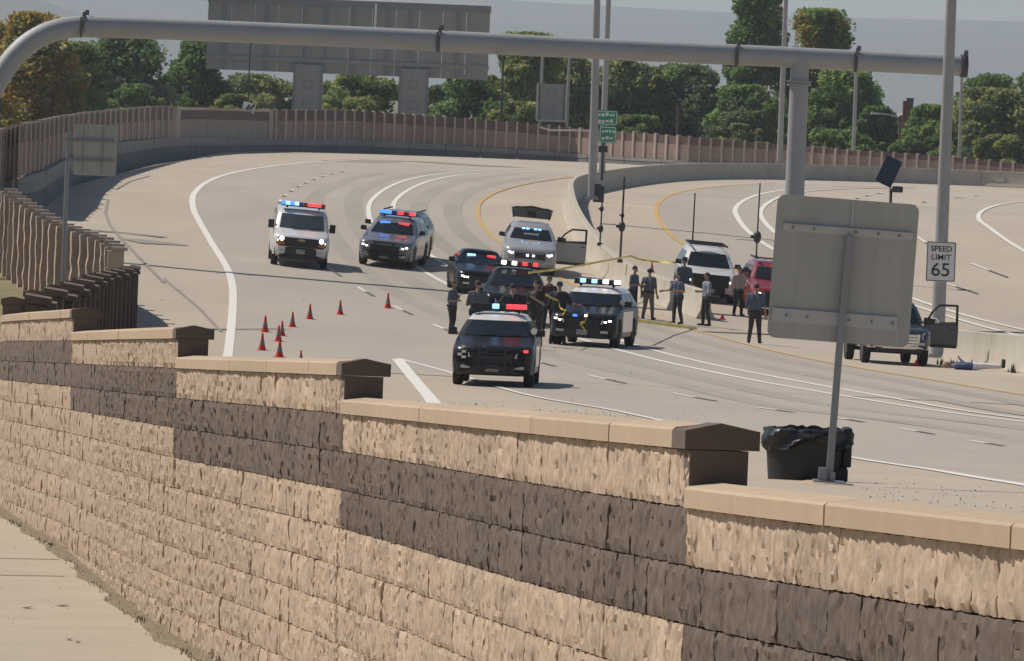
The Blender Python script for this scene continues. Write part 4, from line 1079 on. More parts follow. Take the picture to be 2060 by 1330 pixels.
def open_door(t, K, m, ang, L=1.12, s_=1, frame_m=None, y0=None):
    y0 = (K['yb'] + .52) if y0 is None else y0
    d = obj('door', None, t, (s_ * (K['hw'] - .01), y0, 0)); d.rotation_euler = (0, 0, R_(ang))   # door runs along local +x
    zb, be, ro = K['zb'] + .10, K['belt'] - .02, K['roof'] - .06
    part('door_skin', MB().prism([(.02, zb), (L - .05, zb), (L, zb + .1), (L, be), (0, be), (0, zb + .12)], -.05, .05), m, d, bevel=.012)
    fr = MB(); th = .045; sl = K.get('dslope', .52)
    fr.tube([(.0, 0, be - .03), (sl * .55, 0, be + (ro - be) * .66), (sl, 0, ro)], .034, 6); fr.tube([(sl - .02, 0, ro), (L - .06, 0, ro + .01)], .034, 6); fr.tube([(L - .06, 0, ro + .03), (L - .035, 0, be - .03)], .04, 6)
    part('window_frame', fr, frame_m or m_trim, d)
    part('door_glass', MB().prism([(.05, be), (L - .07, be), (L - .08, be + .05 + (ro - be) * K.get('gup', .1)), (.10, be + .05)], -.006, .006), m_glass_l, d)
    part('lower_trim', MB().box((L * .5, -.055, zb + .06), (L * .96, .02, .09)), m_trim, d)
    part('wing_mirror', MB().box((.16, -.12, be + .09), (.24, .13, .16)), m_trim, d, bevel=.02)
    part('handle', MB().box((L - .16, -.06, be - .12), (.16, .03, .03)), m_trim, d)

# white police van
t, K, fr, q = vehicle('van', 'police_van', 'white police van with blue and red roof lights and a dark grille', (600, 537), 3.5, m_pwht, None, dict(gw=.80, gh=.21, gz=.94, hx=.80, hlw=.20, hlh=.13, bh=.36, nb=4, mm=m_trim, lit=((0, .02),), hm=m_chrome, h0=1.08, h1=1.27, belt=1.33, roof=2.02, plz=.58), glass=m_glass_l)
for s_ in (-1, 1): part('headlamp', MB().tube([(s_ * .70, -K['fo'] - .07, 1.0), (s_ * .70, -K['fo'] - .02, 1.0)], [.085, .085], 12), m_lit, t)
for s_ in (-1, 1): part('turn_lamp', MB().box((s_ * .74, -K['fo'] - .05, .84), (.30, .05, .10)), m_amber, t, bevel=.01)
part('emblem', MB().prism([(-.15, -.03), (-.06, -.03), (-.04, -.055), (.05, -.055), (.06, -.03), (.15, -.03), (.13, .03), (.05, .03), (.03, .055), (-.05, .055), (-.06, .03), (-.13, .03)], -.012, .0), mat('gold_emblem', (.42, .33, .14), .35, metal=.6), t).location = (0, -K['fo'] - .05, .98)
light_bar(t, K, [m_blue, m_bluec, m_blue, m_bluec, m_blueo, m_redo, m_red, m_red, m_red, m_redo], w_=1.56, y=1.0, z=2.10)
part('front_valance', MB().box((0, -K['fo'] - .01, .36), (1.5, .1, .14)), m_trim, t, bevel=.03)

# grey police SUV with lights
t, K, fr, q = vehicle('suv', 'police_suv', 'grey police SUV with blue and red windscreen and roof lights beside the white van', (777, 537), -7, m_pgry, None, dict(rim=m_rim_b, gw=.52, lit=((-.05, .0), (.08, .04))))
light_bar(t, K, [m_blue, m_blue, m_blueo, m_red, m_redo, m_red], w_=1.3)
for s_, m in ((-1, m_blue), (1, m_red)):
    p = fr(s_ * .48, .80, .03); part('visor_light', MB().box(p, (.38, .03, .09)), m, t, bevel=.01)
push_bar(t, K)
# dark SUV partly hidden behind it
t, K, fr, q = vehicle('suv', 'parked_suv', 'dark grey SUV half hidden behind the grey police SUV', (784, 524), -8, m_pdgr, None, dict(rim=m_rim_b))
part('roof_rails', MB().box((-.62, 2.4, K['roof'] + .03), (.05, 1.9, .05)).box((.62, 2.4, K['roof'] + .03), (.05, 1.9, .05)), m_trim, t)
# silver SUV, tailgate up and driver's door open
t, K, fr, q = vehicle('suv', 'police_suv', 'silver police SUV with raised tailgate and open driver door', (1062, 549), 1, m_psil, None, dict(gw=.56, gh=.17, nb=2, barm=m_psil, bm=m_psil, lit=((-.06, 0), (.06, .02), (-.02, -.02))))
part('tailgate', MB().prism([(-.66, 0), (.66, 0), (.74, .34), (.60, .40), (-.60, .40), (-.74, .34)], -.05, .05), m_pdgr, t, bevel=.015).location = (0, 3.55, K['roof'] + .07)
part('tailgate_frame', MB().tube([(-.66, 3.47, K['roof'] + .05), (-.76, 3.47, K['roof'] + .40), (0, 3.47, K['roof'] + .50), (.76, 3.47, K['roof'] + .40), (.66, 3.47, K['roof'] + .05)], .035, 6).box((0, 3.46, K['roof'] + .22), (.3, .06, .18)), m_trim, t)
open_door(t, K, m_psil, 12, 1.12, 1, None)
for x in (-.10, .12): grille_lamp(t, K, x, .70, m_lit, .09)
for x in (-.42, -.2, .2, .42):
    part('dash_light', MB().box(fr(x, .83, .03), (.12, .03, .06)), m_bluec, t)
part('dash_papers', MB().box(fr(0, .42, .02), (.55, .02, .10)), m_whites, t)
# black sedan
t, K, fr, q = vehicle('sedan', 'police_sedan', 'black police sedan with blue and red lights inside its windscreen', (967, 594), 5, m_pblk, None, dict(rim=m_rim_b, lit=((-.08, 0), (.0, .0), (.08, .03)), gw=.55))
for s_, m in ((-1, m_bluec), (1, m_red)):
    part('visor_light', MB().box(fr(s_ * .52, .80, .03), (.30, .03, .10)), m, t, bevel=.015)
# black SUV hidden behind the group of people
t, K, fr, q = vehicle('suv', 'police_suv', 'black police SUV mostly hidden behind the huddle of people', (1030, 654), 0, m_pblk, None, dict(rim=m_rim_b))
light_bar(t, K, [None, m_lit, m_trim, m_lit, m_redo, m_red, m_redo, m_red], w_=1.34)
# front black and white SUV
t, K, fr, q = vehicle('suv', 'police_suv', 'nearest police SUV, black with a white roof and black push bar', (992, 776), -2.5, m_pblk, m_pwht, dict(rim=m_rim_b, gw=.50, lit=()))
light_bar(t, K, [m_trim, m_trim, m_trim, m_bluec, m_trim, m_red, m_red, m_red], w_=1.36)
push_bar(t, K); spot_lamp(t, K)
grille_lamp(t, K, -.20, .93, m_bluec, .13); grille_lamp(t, K, .80, .88, m_red, .12, -K['fo'] + .02)
for x, z in ((-.72, .95), (-.70, .83), (-.80, .76), (-.70, .70)): grille_lamp(t, K, x, z, m_chrome, .11, -K['fo'] - .0)
part('door_panel', MB().box((K['hw'] + .0, 1.4, .75), (.012, 1.9, .55)), m_pwht, t)
# second black and white SUV, tape across its nose
t, K, fr, q = vehicle('suv', 'police_suv', 'black police SUV with a white roof and yellow tape across its bonnet', (1178, 697), -9, m_pblk, m_pwht, dict(rim=m_rim_b, gw=.50, lit=((-.04, .01), (.09, .05))))
light_bar(t, K, [m_trim, m_bluec, m_trim, m_bluec, m_trim, m_lit, m_trim, m_lit], w_=1.36)
spot_lamp(t, K); grille_lamp(t, K, -.22, .92, m_blue, .13); grille_lamp(t, K, .10, .93, m_lit, .08)
for s_ in (-1, 1): part('door_panel', MB().box((s_ * (K['hw'] + .0), 1.5, .76), (.012, 2.0, .60)), m_pwht, t)
SUV2 = (t, K, fr, q)
# white SUV past the barrier
t, K, fr, q = vehicle('suv', 'parked_suv', 'white SUV with a roof rack parked past the end of the median barrier', (1421, 606), 3.5, m_pwht, None, dict(gw=.66, gh=.28, gz=.86, nb=4, roof=1.86, bh=.34, hlw=.3, rim=m_rim, lit=((0, .02),)))
rk = MB()
for s_ in (-1, 1): rk.box((s_ * .66, 2.2, K['roof'] + .08), (.05, 2.2, .05))
for y in (1.3, 2.2, 3.2): rk.box((0, y, K['roof'] + .09), (1.36, .06, .05))
part('roof_rack', rk, m_trim, t)
# red SUV
t, K, fr, q = vehicle('suv', 'parked_suv', 'red SUV with black roof bars beside the large road sign', (1556, 634), 5, m_pred, None, dict(hw=.93, roof=1.80, lit=((0, .02), (.06, -.06)), gw=.5, gm=m_trim, mm=m_pred))
rk = MB()
for s_ in (-1, 1): rk.box((s_ * .60, 2.3, K['roof'] + .08), (.05, 2.0, .05))
part('roof_rack', rk.box((0, 1.6, K['roof'] + .1), (1.3, .06, .05)), m_trim, t)
# pickup with its door open
t, K, fr, q = vehicle('pickup', 'pickup_truck', 'dark pickup truck with chrome bumper and open driver door behind the large sign', (1797, 733), 5, m_ptruck, None, dict(bm=m_chrome, bh=.20, gw=.60, gh=.22, gm=m_chrome, nb=4, barm=m_trim, hx=.80, hlw=.24, hlh=.22, dslope=.45, zb=.46, hm=m_lens))
open_door(t, K, m_ptruck, 8, 1.05, 1, m_trim, y0=.95)
part('bed_liner', MB().box((0, 3.75, K['belt'] + .012), (1.5, 2.1, .012)), m_trim, t)
part('front_valance', MB().box((0, -K['fo'] + .05, .44), (1.4, .1, .12)), m_trim, t)
part('white_cloth', MB().lathe([(.02, -.05), (.15, -.04), (.17, .02), (.08, .09), (.01, .11)], 12, (1.28, 1.02, K['belt'] + .06)), m_whites, t, smooth=60)

# ------------------------------------------------------------------ people
m_skin = mat('skin', (.36, .21, .15), .6); m_boot = mat('black_boots', (.014, .013, .012), .5); m_hair = mat('dark_hair', (.02, .014, .01), .8)
m_belt = mat('black_duty_belt', (.012, .012, .012), .5); m_brnh = mat('brown_hair', (.06, .035, .02), .8)
def cloth(name, col): return mat(name, col, .9, noise=.25, scale=14)
m_shirt_blue = cloth('slate_blue_uniform_shirt', (.105, .13, .18)); m_shirt_gry = cloth('grey_shirt', (.115, .125, .135)); m_dkshirt = cloth('dark_shirt', (.025, .028, .034))
m_trou = cloth('dark_brown_trousers', (.045, .034, .032)); m_khaki = cloth('khaki_trousers', (.17, .14, .11)); m_pale = cloth('pale_shirt', (.42, .34, .32)); m_navy = cloth('navy_trousers', (.02, .022, .03))
m_teal = cloth('blue_jacket', (.10, .13, .24)); m_whitet = cloth('white_trousers', (.78, .78, .80)); m_ltb = cloth('light_blue_shirt', (.26, .32, .38))
def capsule(b, p0, p1, r0, r1, n=10):
    p0, p1 = Vector(p0), Vector(p1); d = p1 - p0; L = d.length
    t = d.normalized() if L > 1e-6 else Vector((0, 0, 1))
    pts, rad = [], []
    for a in (80, 55, 28): pts.append(p0 - t * r0 * math.sin(R_(a))); rad.append(r0 * math.cos(R_(a)))
    pts.append(p0); rad.append(r0)
    if L > 1e-6: pts.append(p1); rad.append(r1)
    for a in (28, 55, 80): pts.append(p1 + t * r1 * math.sin(R_(a))); rad.append(r1 * math.cos(R_(a)))
    b.tube(pts, rad, n)
def lerp(a, b, t): return Vector(a).lerp(Vector(b), t)
def person(label, loc, face, h, shirt, trou, larm='down', rarm='down', hair=m_hair, stance=.1, hat=None, sleeves='short', head_turn=0, vest=None, belt=True, lean=0, group='people standing in the road', name='person', pose=None, shoes=None, step=0):
    """local frame: faces -Y, +x is the person's left as seen from the front (picture right)"""
    t = thing(name, label, 'person', loc, R_(face), group)
    S = h / 1.80; B = []                    # bones: p0, p1, r0, r1, material slot 0 skin 1 shirt 2 trousers 3 shoes
    def bone(p0, p1, r0, r1, m): B.append((Vector(p0), Vector(p1), r0, r1, m))
    ln = lean
    hipz = .93; sh = Vector((0, -ln * .5, 1.44)); 
    # torso
    for s_ in (-1, 1):
        bone((s_*.075, 0, .95), (s_*.085, -ln*.25, 1.16), .108, .100, 1 if True else 2)
        bone((s_*.085, -ln*.25, 1.16), (s_*.095, -ln*.45, 1.36), .102, .105, 1)
        bone((s_*.06, -ln*.5, 1.44), (s_*.165, -ln*.5, 1.43), .07, .066, 1)
        bone((s_*.07, .0, .90), (s_*.09, 0, .86), .115, .105, 2)
        bone((s_*.08, .03, .88), (s_*.08, .03, .93), .10, .09, 2)
    bone((0, .015 - ln*.5, 1.46), (0, -.012 - ln*.55, 1.57), .058, .052, 0)
    hc = Vector((0, -.02 - ln*.6, 1.685))
    bone(hc + Vector((0, .012, .028)), hc + Vector((0, .0, .0)), .088, .080, 0)
    bone(hc + Vector((0, -.018, -.03)), hc + Vector((0, -.035, -.075)), .066, .045, 0)
    ht = Matrix.Rotation(R_(head_turn), 3, 'Z')
    bone(hc + ht @ Vector((0, -.088, .012)), hc + ht @ Vector((0, -.104, -.022)), .010, .015, 0)   # nose
    bone(hc + ht @ Vector((-.022, -.086, -.055)), hc + ht @ Vector((.022, -.086, -.055)), .010, .010, 0)   # mouth
    for s_ in (-1, 1):
        bone(hc + ht @ Vector((s_*.086, .005, .015)), hc + ht @ Vector((s_*.088, .01, -.025)), .016, .011, 0)   # ears
        bone(hc + ht @ Vector((s_*.018, -.082, .035)), hc + ht @ Vector((s_*.046, -.074, .036)), .011, .010, 0)  # brow
    # legs
    for s_ in (-1, 1):
        st = step * s_
        hip = Vector((s_*.092, 0, .90)); kn = Vector((s_*(.095 + stance*.45), -.03 + st*.5, .50)); an = Vector((s_*(.10 + stance), .02 + st, .095)); toe = an + Vector((s_*.03, -.17, -.055))
        bone(hip, kn, .098, .068, 2); bone(kn, an + Vector((0, 0, .03)), .066, .052, 2); bone(an, an + Vector((0, .01, -.03)), .055, .055, 3); bone(an + Vector((0, .03, -.045)), toe, .046, .038, 3)
    # arms
    for s_, pose_ in ((-1, larm), (1, rarm)):
        shp = Vector((s_*.20, -ln*.5, 1.425))
        if pose_ == 'down': el, wr = shp + Vector((s_*.07, .03, -.30)), shp + Vector((s_*.10, -.03, -.55))
        elif pose_ == 'hips': el, wr = shp + Vector((s_*.21, .06, -.25)), shp + Vector((s_*.02, -.07, -.42))
        elif pose_ == 'front': el, wr = shp + Vector((s_*.07, .0, -.29)), shp + Vector((-s_*.05, -.24, -.27))
        elif pose_ == 'reach': el, wr = shp + Vector((s_*.13, -.08, -.25)), shp + Vector((s_*.33, -.20, -.30))
        elif pose_ == 'chest': el, wr = shp + Vector((s_*.09, -.03, -.28)), shp + Vector((-s_*.11, -.20, -.14))
        elif pose_ == 'cross': el, wr = shp + Vector((s_*.08, -.08, -.27)), shp + Vector((-s_*.20, -.20, -.22))
        elif pose_ == 'head': el, wr = shp + Vector((s_*.16, -.10, -.16)), shp + Vector((s_*.02, -.18, .10))
        else: el, wr = shp + Vector((s_*.12, .1, -.27)), shp + Vector((s_*.04, .24, -.40))
        bone(shp, el, .062, .047, 1); m_ = 1 if sleeves == 'long' else 0
        mid = el.lerp(wr, .12)
        bone(el, mid, .047, .045, 1 if sleeves == 'long' else 0); bone(mid, wr, .044, .031, m_)
        hd = (wr - el).normalized(); sd = hd.cross(Vector((0, 1, .2))).normalized(); nn = hd.cross(sd)
        pc_ = wr + hd * .045
        bone(wr, pc_ + hd * .03, .029, .034, 0)
        for i, (ff, ll) in enumerate(((-.030, .072), (-.010, .083), (.010, .077), (.029, .060))):
            k0 = pc_ + hd * .045 + sd * ff; k1 = k0 + hd * ll * .55 + nn * .006; k2 = k1 + hd * ll * .42 + nn * .022
            bone(k0 - hd * .02, k1, .0115, .0105, 0); bone(k1, k2, .0105, .0090, 0)
        th0 = wr + hd * .02 + sd * (-.028); th1 = th0 + hd * .032 - sd * .026 + nn * .01; bone(th0, th1, .014, .012, 0); bone(th1, th1 + hd * .035 - sd * .004 + nn * .008, .012, .0105, 0)
    if pose: B = pose(B)
    b = MB()
    for p0, p1, r0, r1, m in B: capsule(b, p0 * S, p1 * S, r0 * S * (1.13 if m in (1, 2) else 1), r1 * S * (1.13 if m in (1, 2) else 1))
    me = b.mesh('body', m_skin, None, True)
    tmp = bpy.data.objects.new('body', me); COL.objects.link(tmp)
    rm = tmp.modifiers.new('r', 'REMESH'); rm.mode = 'VOXEL'; rm.voxel_size = .0125 * S; rm.use_smooth_shade = True
    smd = tmp.modifiers.new('s', 'SMOOTH'); smd.iterations = 2; smd.factor = .4
    dg = bpy.context.evaluated_depsgraph_get(); m2 = bpy.data.meshes.new_from_object(tmp.evaluated_get(dg)); bpy.data.objects.remove(tmp)
    m2.materials.clear()
    for m in (m_skin, shirt, trou, shoes or m_boot): m2.materials.append(m)
    n_ = len(m2.polygons); c = np.empty(n_ * 3, np.float32); m2.polygons.foreach_get('center', c); c = c.reshape(-1, 3)
    best = np.full(n_, 1e9); idx = np.zeros(n_, np.int32)
    for p0, p1, r0, r1, m in B:
        a, d = np.array(p0 * S), np.array((p1 - p0) * S); L2_ = max(1e-9, d.dot(d)); tt = np.clip(((c - a) @ d) / L2_, 0, 1)
        ds = np.linalg.norm(c - a - tt[:, None] * d, axis=1) - (r0 + (r1 - r0) * tt) * S
        u = ds < best; best[u] = ds[u]; idx[u] = m
    m2.polygons.foreach_set('material_index', idx); m2.polygons.foreach_set('use_smooth', np.ones(n_, bool)); m2.name = 'body'
    bd = obj('body', m2, t)
    def P(v): return Vector(v) * S
    if pose is None:
        if hair:
            hb = MB(); rr = []
            for j in range(6):
                f = j / 5 * 1.35; rr.append([tuple((hc + ht @ Vector((.094 * math.cos(a) * math.cos(f), .012 + .102 * math.sin(a) * math.cos(f) * 1.0, .035 + .078 * math.sin(f) - (.055 if j == 0 and math.sin(a) > -.1 else 0)))) * S) for a in np.linspace(0, 2 * math.pi, 15)[:-1]])
            part('hair', MB().loft(rr), hair, t, smooth=60)
        if belt:
            bb = MB(); ring = []
            for z, e in ((.955, 0), (.957, .006), (.995, .006), (.997, 0)):
                ring.append([tuple(P((math.cos(a) * (.208 + e), math.sin(a) * (.132 + e), z))) for a in np.linspace(0, 2*math.pi, 21)[:-1]])
            dbelt = part('belt', bb.loft(ring), m_belt, t, smooth=40)
            part('holster', MB().box(P((.19, .02, .93)), (.07*S, .09*S, .16*S)), m_belt, dbelt, bevel=.008)
            part('pouch', MB().box(P((-.19, .0, .95)), (.05*S, .07*S, .10*S)), m_belt, dbelt, bevel=.008)
            part('pouch', MB().box(P((-.1, .13, .97)), (.08*S, .04*S, .08*S)), m_belt, dbelt, bevel=.008)
        if vest:
            rr = []
            for z, wx_, wy in ((1.0, .205, .135), (1.15, .21, .14), (1.34, .225, .145), (1.45, .17, .11), (1.49, .10, .09)):
                rr.append([tuple(P((math.cos(a) * wx_, math.sin(a) * wy - ln * .4, z))) for a in np.linspace(0, 2*math.pi, 21)[:-1]])
            vo = part('vest', MB().loft(rr), vest, t, smooth=50)
            pk = MB()
            for x, z in ((-.11, 1.10), (0, 1.10), (.11, 1.10), (-.09, 1.30)): part('pouch', MB().box(P((x, -.15 - ln*.4, z)), (.09*S, .05*S, .11*S)), m_belt, vo, bevel=.008)
            part('radio', MB().box(P((.1, -.15 - ln*.4, 1.33)), (.04*S, .05*S, .14*S)), m_belt, vo, bevel=.008)
        if hat:
            hb = MB().lathe([(.17*S, .0), (.175*S, .008*S), (.17*S, .016*S), (.095*S, .018*S), (.095*S, .075*S), (.07*S, .115*S), (.02*S, .12*S)], 18, tuple((hc + Vector((0, .01, .055))) * S))
            part('hat', hb, hat, t, smooth=40)
    return t
m_hat = mat('dark_felt_hat', (.03, .028, .03), .9)
def feet(x, y): return hit(x, y)
person('officer in blue shirt standing alone to the left of the huddle', feet(908, 673), 60, 1.60, m_shirt_blue, m_trou, 'front', 'chest', m_brnh, .03, step=.04)
person('broad man in grey shirt seen from behind at the left of the huddle', feet(957, 697), 178, 1.90, m_shirt_gry, m_navy, 'front', 'front', None or m_brnh, .08)
person('man in dark shirt with hands on hips, middle of the huddle', feet(1027, 701), 180, 1.86, m_dkshirt, m_navy, 'hips', 'hips', m_hair, .08)
person('officer in dark vest with pouches at the right of the huddle', feet(1075, 697), -30, 1.92, m_dkshirt, m_trou, 'front', 'chest', m_hair, .07, vest=m_belt)
person('person in black vest with bare arms next to the second SUV', feet(1121, 694), 170, 1.88, m_dkshirt, m_navy, 'reach', 'front', m_brnh, .09, vest=mat('black_vest', (.02, .021, .024), .8))
person('person in maroon top behind the black vested person', feet(1101, 668), 10, 1.72, cloth('maroon_top', (.09, .03, .035)), m_navy, 'cross', 'cross', m_hair, .04)
person('officer in dark uniform leaning by the barrier, hands together', feet(1272, 640), 62, 1.76, m_shirt_blue, m_trou, 'front', 'front', m_hair, .03, lean=.03)
person('man in slate shirt and khaki trousers walking by the barrier', feet(1303, 643), 155, 1.72, m_shirt_blue, m_khaki, 'down', 'down', m_hair, .05, step=.07)
person('officer gesturing with one hand out beside the barrier', feet(1362, 652), -50, 1.74, m_shirt_blue, m_trou, 'reach', 'front', m_hair, .05, step=.05)
person('officer wearing a wide brimmed hat behind the barrier', feet(1374, 624), -15, 1.80, m_shirt_blue, m_trou, 'front', 'down', m_hair, .05, hat=m_hat)
person('officer in light blue shirt reaching over the end of the barrier', feet(1419, 656), -68, 1.80, m_ltb, m_trou, 'front', 'reach', m_hair, .05, sleeves='short', step=.05)
person('person in a pale shirt beside the red SUV', feet(1484, 636), 25, 1.72, m_pale, m_navy, 'down', 'front', m_hair, .05)
person('officer in slate shirt seen from behind left of the large sign', feet(1517, 691), 172, 1.90, m_shirt_blue, m_trou, 'down', 'front', m_brnh, .06)
# person lying on the road by the pickup
def lie(B):
    A = []
    for p0, p1, r0, r1, m in B:
        f = lambda p: Vector((p.z - .9, p.x * .9, .125 - p.y * .9 + (max(0, .25 - p.z) * .35)))
        A.append((f(p0), f(p1), r0, r1, m))
    return A
lq = hit(1958, 746); lq.z += .0
lp = person('person in blue jacket and white trousers lying on the road beside the pickup truck', lq, 8, 1.84, m_teal, m_whitet, 'down', 'chest', None, .06, sleeves='long', group=None, pose=lie, belt=False)
lp.rotation_euler = (0, 0, R_(180 + 3)); lp.scale = (-1, 1, 1) if False else (1, 1, 1)

# ------------------------------------------------------------------ caution tape
m_tape = mat('yellow_caution_tape', (.78, .64, .09), .5)
def tape(name, label, pts, w_=.07, sag=0):
    P = []
    for i in range(len(pts) - 1):
        a, b_ = Vector(pts[i]), Vector(pts[i + 1]); n_ = 10
        for j in range(n_): f = j / n_; P.append(a.lerp(b_, f) - Vector((0, 0, sag * 4 * f * (1 - f))))
    P.append(Vector(pts[-1])); o = P[0]; b = MB()
    for i, p in enumerate(P):
        tw = math.sin(i * .9) * .9; b.v += [tuple(p - o + Vector((0, math.sin(tw), math.cos(tw))) * w_ / 2), tuple(p - o - Vector((0, math.sin(tw), math.cos(tw))) * w_ / 2)]
    b.f = [(2*i, 2*i+1, 2*i+3, 2*i+2) for i in range(len(P) - 1)]; b.m = [0] * len(b.f)
    me = b.mesh(name, m_tape, None, False); ob = obj(name, me, None, o); ob['label'] = label; ob['category'] = 'tape'; ob['group'] = 'yellow caution tape'
    return ob
bq = hit(1244, 583); tp = Vector((bq.x + .42, bq.y, bq.z + 1.02 + .22))
tape('caution_tape', 'yellow tape from the hidden SUV up to the slim pole on the barrier', [V(1062, 549, 231), V(1130, 541, 246), tp], .085, .0)
tape('caution_tape', 'yellow tape from the slim pole across to the white SUV', [tp, V(1300, 524, 270), V(1368, 528, 268)], .085, .03)
def on2(x, y, z): return SUV2[0].matrix_basis @ Vector((x, y, z))
bpy.context.view_layer.update()
K2 = SUV2[1]
tape('caution_tape', 'yellow tape running from the second SUV nose to the road by the barrier end', [on2(.12, -K2['fo'] - .12, .98), V(1282, 645, 224), V(1340, 653, 236), hit(1402, 661)], .12, .0)
tape('caution_tape', 'loose yellow tape looped over the second SUV headlight and nose', [V(1097, 592, 214.5), on2(-.80, -.5, 1.30), on2(-.72, -.75, 1.12), on2(-.50, -K2['fo'] - .08, 1.04), on2(-.62, -K2['fo'] - .1, .90)], .07, .02)
tape('caution_tape', 'short yellow tape end hanging on the second SUV grille', [on2(.12, -K2['fo'] - .12, .98), on2(.10, -K2['fo'] - .15, .74), on2(-.05, -K2['fo'] - .15, .70), on2(.12, -K2['fo'] - .16, .50)], .09, .0)

# ------------------------------------------------------------------ trees behind the fence
def leafmat(name, cols_):
    return [mat(f'{name}_leaves_{w_}', c, .75, spec=.25) for w_, c in zip(('deep', 'mid', 'light'), cols_)]
LM = dict(green=leafmat('dark_green', [(0.111, 0.176, 0.057), (0.164, 0.246, 0.082), (0.235, 0.332, 0.111)]), olive=leafmat('olive', [(0.219, 0.250, 0.084), (0.311, 0.340, 0.115), (0.425, 0.435, 0.161)]),
          gold=leafmat('golden', [(0.325, 0.202, 0.044), (0.470, 0.312, 0.064), (0.470, 0.348, 0.084)]), grey=leafmat('grey_green', [(0.147, 0.196, 0.092), (0.203, 0.263, 0.125), (0.276, 0.336, 0.165)]),
          fresh=leafmat('fresh_green', [(0.155, 0.232, 0.070), (0.218, 0.320, 0.094), (0.331, 0.432, 0.130)]))
for k_, ms in LM.items():
    for m in ms:
        nt_ = m.node_tree; pb = nt_.nodes['Principled BSDF']; tl = nt_.nodes.new('ShaderNodeBsdfTranslucent'); mx = nt_.nodes.new('ShaderNodeMixShader'); mx.inputs[0].default_value = .5
        tl.inputs[0].default_value = pb.inputs['Base Color'].default_value; out = nt_.nodes['Material Output']
        nt_.links.new(pb.outputs[0], mx.inputs[1]); nt_.links.new(tl.outputs[0], mx.inputs[2]); nt_.links.new(mx.outputs[0], out.inputs[0])
m_bark = mat('tree_bark', (.10, .075, .055), .95, noise=.4, scale=3)
LEAF_N = 0
def tree(label, px, ytop, w_px, Y, kind, shape='round', dens=1.0, leaf=.42, base=-5.0, second=None, name='tree', ybot=None):
    q = V(px, 300, Y); q.z = base
    t = thing(name, label, 'tree' if name == 'tree' else 'bush', q, 0, 'trees and bushes behind the fence')
    H = V(px, ytop, Y).z - base; Wd = w_px * Y / FPX / 2
    r = np.random.RandomState(abs(hash(label)) % 99991 if False else sum(map(ord, label)) * 7 % 99991)
    lo = .02 if ybot is None else max(.05, (V(px, ybot, Y).z - base) / H)
    trunk = MB(); tr = max(.12, H * .022)
    trunk.tube([(0, 0, 0), (r.uniform(-.15, .15), 0, H * .35), (r.uniform(-.3, .3), 0, H * .8)], [tr, tr * .7, tr * .2], 8)
    nl = 6
    limbs = []
    for i in range(nl):
        z0 = H * r.uniform(.2, .6); a = r.uniform(0, 6.28); L = Wd * r.uniform(.5, .85); z1 = min(H * .93, z0 + H * r.uniform(.1, .3))
        trunk.tube([(0, 0, z0), (math.cos(a) * L * .5, math.sin(a) * L * .5, (z0 + z1) / 2 - .1), (math.cos(a) * L, math.sin(a) * L, z1)], [tr * .45, tr * .3, tr * .08], 6)
    part('trunk', trunk, m_bark, t, smooth=50)
    # leaf clumps spread through the crown volume
    ncl = int(46 * dens * (Wd * H / 14) ** .6) + 16
    cl = []
    for i in range(ncl):
        f = r.uniform(0, 1) ** .75; z = H * (lo + (1 - lo) * f)
        if shape == 'round': prof = (math.sin(math.pi * min(1, .30 + .70 * f)) ** .5 if f < .98 else .3)
        elif shape == 'tall': prof = (1 - f) ** .40 * .95 + .16
        elif shape == 'wide': prof = math.sqrt(max(0, 1 - f ** 2.4))
        else: prof = .8 - .3 * f + .2 * math.sin(7 * f)
        a = r.uniform(0, 6.28); rad = Wd * max(.08, prof) * r.uniform(.15, 1.0) ** .6 * (1.14 if i % 6 == 0 else 1)
        cs = min(Wd, H * .38) * (r.uniform(.12, .2) if i % 6 == 0 else r.uniform(.20, .44))
        z += r.uniform(-.03, .05) * H
        cl.append((math.cos(a) * rad * .9, math.sin(a) * rad * .8, z - cs * .3, cs, r.randint(0, 3), r.rand()))
    per = int(np.clip(17000 / ncl * dens, 80, 360)); vs, fs, mi = [], [], []
    mats = list(LM[kind]) + (list(LM[second]) if second else [])
    for cxx, cyy, czz, cs, tone, rv in cl:
        d = r.normal(size=(per, 3)); d /= np.linalg.norm(d, axis=1)[:, None]; rad = cs * r.uniform(.25, 1.0, per) ** .5
        P_ = d * rad[:, None] * np.array([1, 1, .8]) + np.array([cxx, cyy, czz])
        P_[:, 2] = np.where(P_[:, 2] > H, H - r.uniform(0, .4, per), np.maximum(P_[:, 2], .2))
        for p in P_:
            u = r.normal(size=3); u /= np.linalg.norm(u); v = np.cross(u, r.normal(size=3)); v /= np.linalg.norm(v)
            s_ = leaf * r.uniform(.24, .64); o = len(vs)
            vs += [tuple(p + u * s_), tuple(p + v * s_ * .55), tuple(p - u * s_), tuple(p - v * s_ * .55)]; fs.append((o, o+1, o+2, o+3))
            m = tone if r.rand() < .6 else r.randint(0, 3)
            if second and rv < .3: m += 3
            mi.append(m)
    me = bpy.data.meshes.new('crown'); me.from_pydata(vs, [], fs)
    for m in mats: me.materials.append(m)
    me.polygons.foreach_set('material_index', mi)
    obj('crown', me, t)
